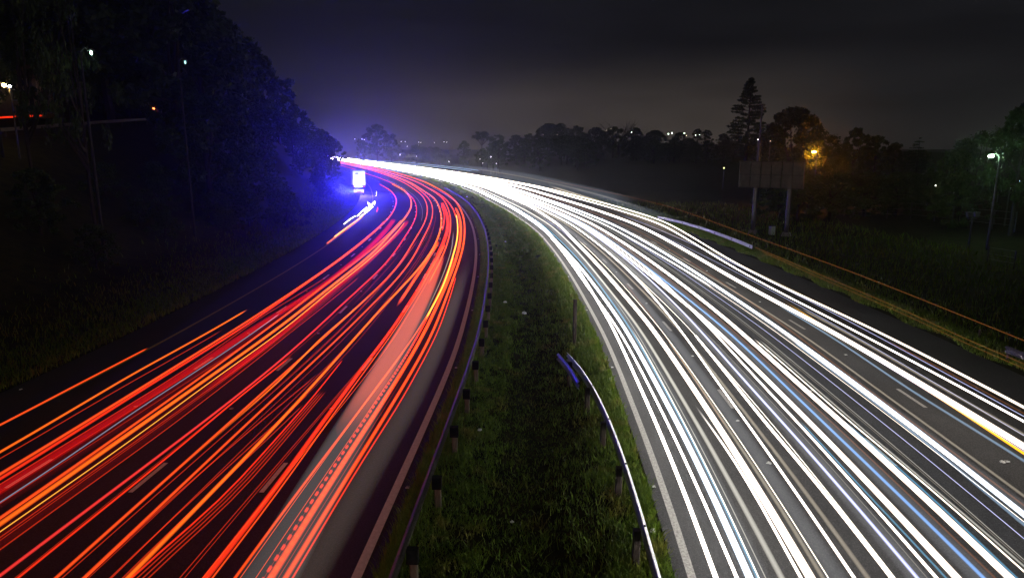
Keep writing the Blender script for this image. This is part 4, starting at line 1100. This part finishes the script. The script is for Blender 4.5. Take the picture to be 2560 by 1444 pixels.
# ------------------------------------------------------------------ truck, patrol car
def wheel(parent, x, y, r, w):
    b = MB(); b.lathe([(r * .55, -w / 2), (r * .95, -w / 2), (r, -w / 2 + .04), (r, w / 2 - .04), (r * .95, w / 2), (r * .55, w / 2)], (0, 0, 0), 18)
    o = b.build('wheel', M['tyre'], parent, False)
    b2 = MB(); b2.lathe([(.05, -w / 2 - .01), (r * .5, -w / 2 + .02), (r * .56, 0), (r * .5, w / 2 - .02), (.05, w / 2 + .01)], (0, 0, 0), 14)
    b2.build('rim', M['rim'], o)
    o.location = (x, y, r); o.rotation_euler = (0, math.pi / 2, 0)
    return o
def build_truck():
    # rear faces the camera; local +y is forward
    P = at(899, 476); s = so('L', P[None])[0][0]; a = AX['L']
    hd = math.atan2(np.interp(s, a['s'], a['t'][:, 1]), np.interp(s, a['s'], a['t'][:, 0])) - math.pi / 2
    root = empty('box_truck', (P[0], P[1], 0), hd * 1.2)
    tag(root, 'white articulated box truck parked on the left shoulder, rear lit blue', 'truck')
    b = MB(); b.box((0, 6.6, 2.55), (2.55, 13.2, 3.0), 0, 1, .06); b.build('cargo_box', M['curtain'], root)
    for x in (-.63, .63):
        b = MB(); b.box((x, -.03, 2.55), (1.21, .05, 2.86), 0, 1, .02); d = b.build('rear_door', M['white_body'], root)
        b = MB()
        for q in (-.25, .25): b.tube([(x + q, -.085, 1.2), (x + q, -.085, 3.9)], .022, 6)
        b.build('lock_bar', M['steel'], d)
    b = MB(); b.box((0, -.04, 4.10), (2.55, .10, .12)); b.box((-1.27, -.04, 2.55), (.06, .10, 3.0)); b.box((1.27, -.04, 2.55), (.06, .10, 3.0)); b.build('door_frame', M['white_body'], root)
    b = MB(); b.box((0, 6.4, .92), (1.1, 12.6, .24)); b.box((0, .2, .62), (2.35, .14, .16)); b.build('chassis', M['chassis'], root)
    b = MB(); b.box((-.45, -.075, 3.62), (.62, .03, .30)); b.build('door_plate', M['chassis'], root)
    for x in (-1.0, 1.0):
        b = MB(); b.box((x, .1, .80), (.36, .07, .15), 0, 1, .02); b.build('tail_lamp', emit('tail_lamp_glow', (1, .08, .03), 1.5), root)
    for y in (1.8, 3.1, 4.4):
        for x in (-1.02, 1.02): wheel(root, x, y, .5, .36)
    b = MB(); b.box((0, 14.9, 2.0), (2.45, 2.2, 2.9), 0, .94, .12); cb = b.build('cab', M['white_body'], root)
    b = MB(); b.box((0, 15.99, 2.4), (2.0, .05, .9)); b.build('windscreen', M['glass'], cb)
    for x in (-1.02, 1.02): wheel(root, x, 15.0, .5, .34); wheel(root, x, 12.6, .5, .36)
    return root
truck = build_truck()
def build_car():
    P = at(897, 486); root = empty('patrol_car', (P[0], P[1], 0), truck.rotation_euler.z)
    tag(root, 'white patrol car with blue lights flashing, stopped behind the parked truck', 'car')
    # side profile lofted across the width: body below, cabin above
    def loft(prof, w, wt, mat, name):
        n = len(prof); vs = []
        for sx in (-1, -.8, .8, 1):
            for y, z, k in prof:
                ww = w / 2 * (1 - (1 - wt) * k); vs.append((sx * ww if abs(sx) == 1 else sx * ww * 1.0, y, z if abs(sx) == 1 else z + .015))
        fs = [(i * n + j, i * n + (j + 1) % n, (i + 1) * n + (j + 1) % n, (i + 1) * n + j) for i in range(3) for j in range(n)]
        fs += [tuple(range(n)), tuple(3 * n + j for j in range(n - 1, -1, -1))]
        b = MB(); b.add(vs, fs); return b.build(name, mat, root, False)
    loft([(-2.2, .35, 0), (-2.25, .62, 0), (-2.2, .95, .3), (-1.6, 1.0, .3), (1.0, .98, .3), (2.0, .84, .4), (2.25, .62, .2), (2.2, .35, 0)], 1.8, .92, M['car_paint'], 'body')
    loft([(-1.75, 1.0, 0), (-1.15, 1.42, 1), (.25, 1.44, 1), (1.0, .99, 0)], 1.62, .80, M['glass'], 'cabin')
    b = MB(); b.box((0, -.45, 1.475), (1.22, 1.30, .05), 0, .96, .12); b.build('roof', M['car_paint'], root)
    b = MB(); b.box((0, -.45, 1.53), (1.25, .30, .06), 0, 1, .04); lb = b.build('light_bar', M['chassis'], root)
    for x in (-.42, 0, .42):
        b = MB(); b.box((x, -.45, 1.62), (.36, .26, .12), 0, .85, .04); b.build('beacon_lens', emit('blue_beacon', (.25, .30, 1), 160), lb)
    for x in (-.66, .66):
        b = MB(); b.box((x, -2.24, .76), (.34, .05, .13), 0, 1, .02); b.build('tail_lamp', emit('car_tail', (1, .35, .3), 14), root)
        b = MB(); b.box((x, 2.2, .70), (.34, .08, .14), 0, 1, .02); b.build('headlight', emit('car_head', (.85, .92, 1), 60), root)
    b = MB(); b.box((0, -2.28, .55), (.52, .02, .12)); b.build('number_plate', M['paint'], root)
    for y in (-1.35, 1.4):
        for x in (-.78, .78): wheel(root, x, y, .32, .2)
    point('beacon_light', (0, -.45, 1.95), (.035, .025, 1), BEACON_W, .3, root)
    def spot(name, loc, target, color, watts, ang, blend=.8):
        l = bpy.data.lights.new(name, 'SPOT'); l.color = color; l.energy = watts; l.spot_size = R(ang); l.spot_blend = blend; l.shadow_soft_size = .1
        o = bpy.data.objects.new(name, l); COL.objects.link(o); o.parent = root; o.location = loc
        d = Vector(target) - Vector(loc); o.rotation_euler = d.to_track_quat('-Z', 'Y').to_euler(); return o
    for x in (-.6, .6): spot('headlight_beam', (x, 2.32, .72), (x * .9, 7.4, .9), (.55, .75, 1), 4200, 62)
build_car()

# ------------------------------------------------------------------ roadside things
def sign_board():
    A, B = at_y(1851, 436, 78.5), at_y(2009, 436, 74.5)
    mid = (A + B) / 2; L = np.linalg.norm((B - A)[:2]); rz = math.atan2(B[1] - A[1], B[0] - A[0])
    g = tz(mid[0], mid[1]); root = empty('sign_board', (mid[0], mid[1], g), rz)
    tag(root, 'big sign board on two steel posts seen from the back', 'sign')
    zb, zt = at_y(1930, 470, 76.5)[2] - g, at_y(1930, 404, 76.5)[2] - g
    h = zt - zb
    for r_ in range(2):
        for c in range(6):
            b = MB(); w = L / 6; b.box((-L / 2 + w * (c + .5), 0, zb + h * (.25 + .5 * r_)), (w - .08, .06, h / 2 - (.10 if r_ else .06))); b.build('panel', M['board'], root)
    for z in (zb + .02, zb + h * .5, zt - .02):
        b = MB(); b.box((0, -.09, z), (L, .10, .10)); b.build('rail', M['chassis'], root)
    b = MB(); b.box((-L / 2 - .05, .0, zb + h / 2), (.10, .34, h)); b.box((L / 2 + .05, 0, zb + h / 2), (.10, .34, h)); b.build('frame', M['galv_pole'], root)
    for x in (-L / 2 + L * .26, L / 2 - L * .20):
        b = MB(); b.box((x, .26, zt / 2), (.40, .34, zt), 0, 1, .04); po = b.build('post', M['galv_pole'], root)
        b = MB(); b.box((x, .26, .18), (.9, .9, .5), 0, .8); b.build('footing', M['concrete'], po)
sign_board()
def cabinet():
    p = at(1930, 573); g = tz(p[0], p[1]); root = empty('roadside_cabinet', (p[0], p[1], g), .5)
    b = MB(); b.box((0, 0, .48), (.62, .42, 1.0), 0, 1, .02); b.build('body', M['white_body'], root)
    b = MB(); b.box((0, 0, 1.01), (.72, .52, .07), 0, .9); b.build('lid', M['galv_pole'], root)
    b = MB(); b.box((-.33, 0, .5), (.03, .34, .8)); b.build('door', M['white_body'], root)
    tag(root, 'small white cabinet standing in the dark grass beside the sign post', 'cabinet')
cabinet()
def mast():
    p = at_y(1906, 262, 103); b0 = at_y(1892, 420, 103); g = tz(p[0], 103); root = empty('lamp_mast', (p[0], 103, g))
    h = p[2] - g
    b = MB(); b.tube([(0, 0, -.3), (0, 0, h * .5), (0, 0, h)], [.20, .15, .09], 10); b.build('pole', M['galv_pole'], root)
    b = MB(); b.box((0, 0, h + .05), (.7, .25, .14), 0, .8, .04); b.build('lamp_housing', M['lamp_body'], root)
    tag(root, 'tall unlit lamp mast right beside the tiered pine', 'mast')
mast()
def twin_sign():
    p = at(2423, 606); g = tz(p[0], p[1]); root = empty('floodlight_post', (p[0], p[1], g), .2)
    h = at_y(2428, 546, p[1])[2] - g
    b = MB(); b.tube([(0, 0, -.2), (0, 0, h)], [.09, .07], 8); b.build('pole', M['galv_pole'], root)
    b = MB(); b.box((0, 0, h), (1.0, .08, .08)); b.build('crossbar', M['galv_pole'], root)
    for x in (-.42, .42):
        b = MB(); b.box((x, 0, h + .38), (.42, .22, .46), 0, 1.5, .03); b.build('floodlight', M['lamp_body'], root)
    tag(root, 'unlit post with two floodlights on a crossbar at the right', 'floodlight post')
twin_sign()
def fence(pts, hpost, label):
    P = np.array(pts); d = np.r_[0, np.cumsum(np.linalg.norm(np.diff(P, axis=0), axis=1))]
    root = empty('wire_fence'); tag(root, label, 'fence')
    q = np.arange(0, d[-1], 3.0); X = np.interp(q, d, P[:, 0]); Y = np.interp(q, d, P[:, 1]); Z = terrain(X, Y)
    for x, y, z in zip(X, Y, Z):
        b = MB(); b.tube([(x, y, z - .2), (x, y, z + hpost)], .055, 6); b.build('post', M['galv_pole'], root)
    for k in (.3, .6, .95):
        b = MB(); b.tube(np.c_[X, Y, Z + hpost * k], .008, 4); b.build('wire', M['steel'], root)
fence([at(2110, 534)[:2], at(2330, 552)[:2], at(2560, 585)[:2]], 2.2, 'tall wire fence on thin posts across the dark field on the right')
fence([at(2470, 640)[:2], at(2600, 668)[:2]], 1.5, 'low wire fence on thin posts at the right edge')
def posts():
    for px, top, base, mat, w, lab in ((1436, 751, 862, 'timber', .15, 'tall brown timber post in the median grass beside the right carriageway'),
                                       (2446, 825, 850, 'timber_pale', .07, 'thin pale marker post in the grass of the right verge'),
                                       (1215, 480 + 90, 592, 'galv_pole', .06, 'thin pale marker post beside the far end of the left guardrail')):
        p = at(px, base); g = tz(p[0], p[1]); root = empty('marker_post', (p[0], p[1], g)); h = at_y(px, top, p[1])[2] - g
        b = MB(); b.box((0, 0, h / 2 - .1), (w, w, h + .2), .2, .96, w * .15); b.build('post', M[mat], root)
        b = MB(); b.box((0, 0, h + .02), (w * 1.12, w * 1.12, .05), .2, .7); b.build('cap', M[mat], root)
        tag(root, lab, 'post')
posts()
def short_rail():
    root = empty('guardrail'); tag(root, 'short end of a pale guardrail entering at the right edge', 'guardrail')
    P = np.array([at(x, y, .65) for x, y in ((2516, 872), (2540, 882), (2600, 905), (2700, 946))]); V, Fc = rail_mesh(P[::-1], 1); mesh_np('rail', V, Fc, M['steel_old'], root)
    for q in (P[0], P[2]):
        b = MB(); g = tz(q[0], q[1]); b.box((q[0] + .15, q[1], (g + .6) / 2), (.14, .14, .75 - g)); b.build('post', M['timber'], root)
short_rail()
# road studs: copies of one
def studs():
    proto_s = None
    where = []
    for (side, o), lst in DASH.items():
        for s in lst[:22]: where.append((side, s + (PITCHD - 1.8) * .5, o))
    for s in np.arange(20, 120, PITCHD): where.append(('L', s, -.30)); where.append(('R', s, -.24))
    for side, s, o in where:
        p = pos(side, np.array([s]), o, 0)[0]; a = AX[side]; rz = math.atan2(np.interp(s, a['s'], a['t'][:, 1]), np.interp(s, a['s'], a['t'][:, 0]))
        if proto_s is None:
            ob = empty('road_stud'); b = MB(); b.box((0, 0, .012), (.12, .11, .03), 0, .8); b.build('base', M['concrete'], ob)
            b = MB(); b.box((-.055, 0, .022), (.02, .10, .03), 0, .9); b.build('reflector', M['stud'], ob); proto_s = ob
        else: ob = copy_tree(proto_s)
        ob.location = (p[0], p[1], 0.0); ob.rotation_euler = (0, 0, rz)
        tag(ob, 'small white road stud set between the lane marks', 'road stud', 'road studs along the carriageways')
studs()
def litter():
    items = (('white crumpled paper in the median grass beside the timber post', 1311, 783, .30), ('pair of white scraps in the far median grass', 1168, 493, .45),
             ('white scrap on the right rim of the median, far', 1253, 526, .35), ('white scrap in the median under the shadowed hollow', 1263, 605, .25),
             ('white scrap in the median left of the timber post', 1263, 755, .22), ('small pale scrap low in the median grass, nearest the left guardrail', 1200, 1073, .14),
             ('pale scrap beside the lower part of the median guardrail', 1632, 1325, .16), ('grey crushed can on the right carriageway', 1922, 1158, .15),
             ('grey scrap on the outer lane at the right edge', 2506, 1156, .16), ('pale stone on the left bank near the shoulder', 52, 973, .22),
             ('pale sheet on the right carriageway below the lane mark', 1845, 1052, .12), ('small scrap deep in the dark median near the bottom', 1280, 1303, .10))
    for lab, px, py, r in items:
        p = at(px, py); g = max(tz(p[0], p[1]), 0 if lab.find('carriageway') > 0 or lab.find('lane') > 0 else -9)
        if 'grass' in lab or 'median' in lab: p = at(px, py, g + .12); g = tz(p[0], p[1]) + .10
        k = 9; b = MB(); prof = [(r * .15, 0), (r * .5, .01), (r * .42, r * .22), (r * .2, r * .34), (r * .03, r * .36)]
        b.lathe(prof, (0, 0, 0), k)
        v = np.array(b.v); v += RNG.normal(0, r * .07, v.shape); v[:, 2] = np.maximum(v[:, 2], 0); b.v = [tuple(q) for q in v]
        o = b.build('can' if 'can' in lab else 'stone' if 'stone' in lab else 'litter', M['litter']); o.location = (p[0], p[1], g); o.rotation_euler = (0, 0, r * 20)
        tag(o, lab, 'stone' if 'stone' in lab else 'litter')
litter()

# ------------------------------------------------------------------ haze
def build_haze():
    if HAZE <= 0: return
    b = MB(); b.box((0, 330, 22), (800, 760, 68))
    m, nt, out = new_mat('haze_air')
    v = nt.nodes.new('ShaderNodeVolumePrincipled'); v.inputs['Color'].default_value = (.85, .87, .9, 1); v.inputs['Density'].default_value = HAZE
    v.inputs['Anisotropy'].default_value = .92
    nt.links.new(v.outputs[0], out.inputs['Volume'])
    tag(b.build('haze', m), 'thin night haze over the motorway', 'haze', kind='stuff')
build_haze()
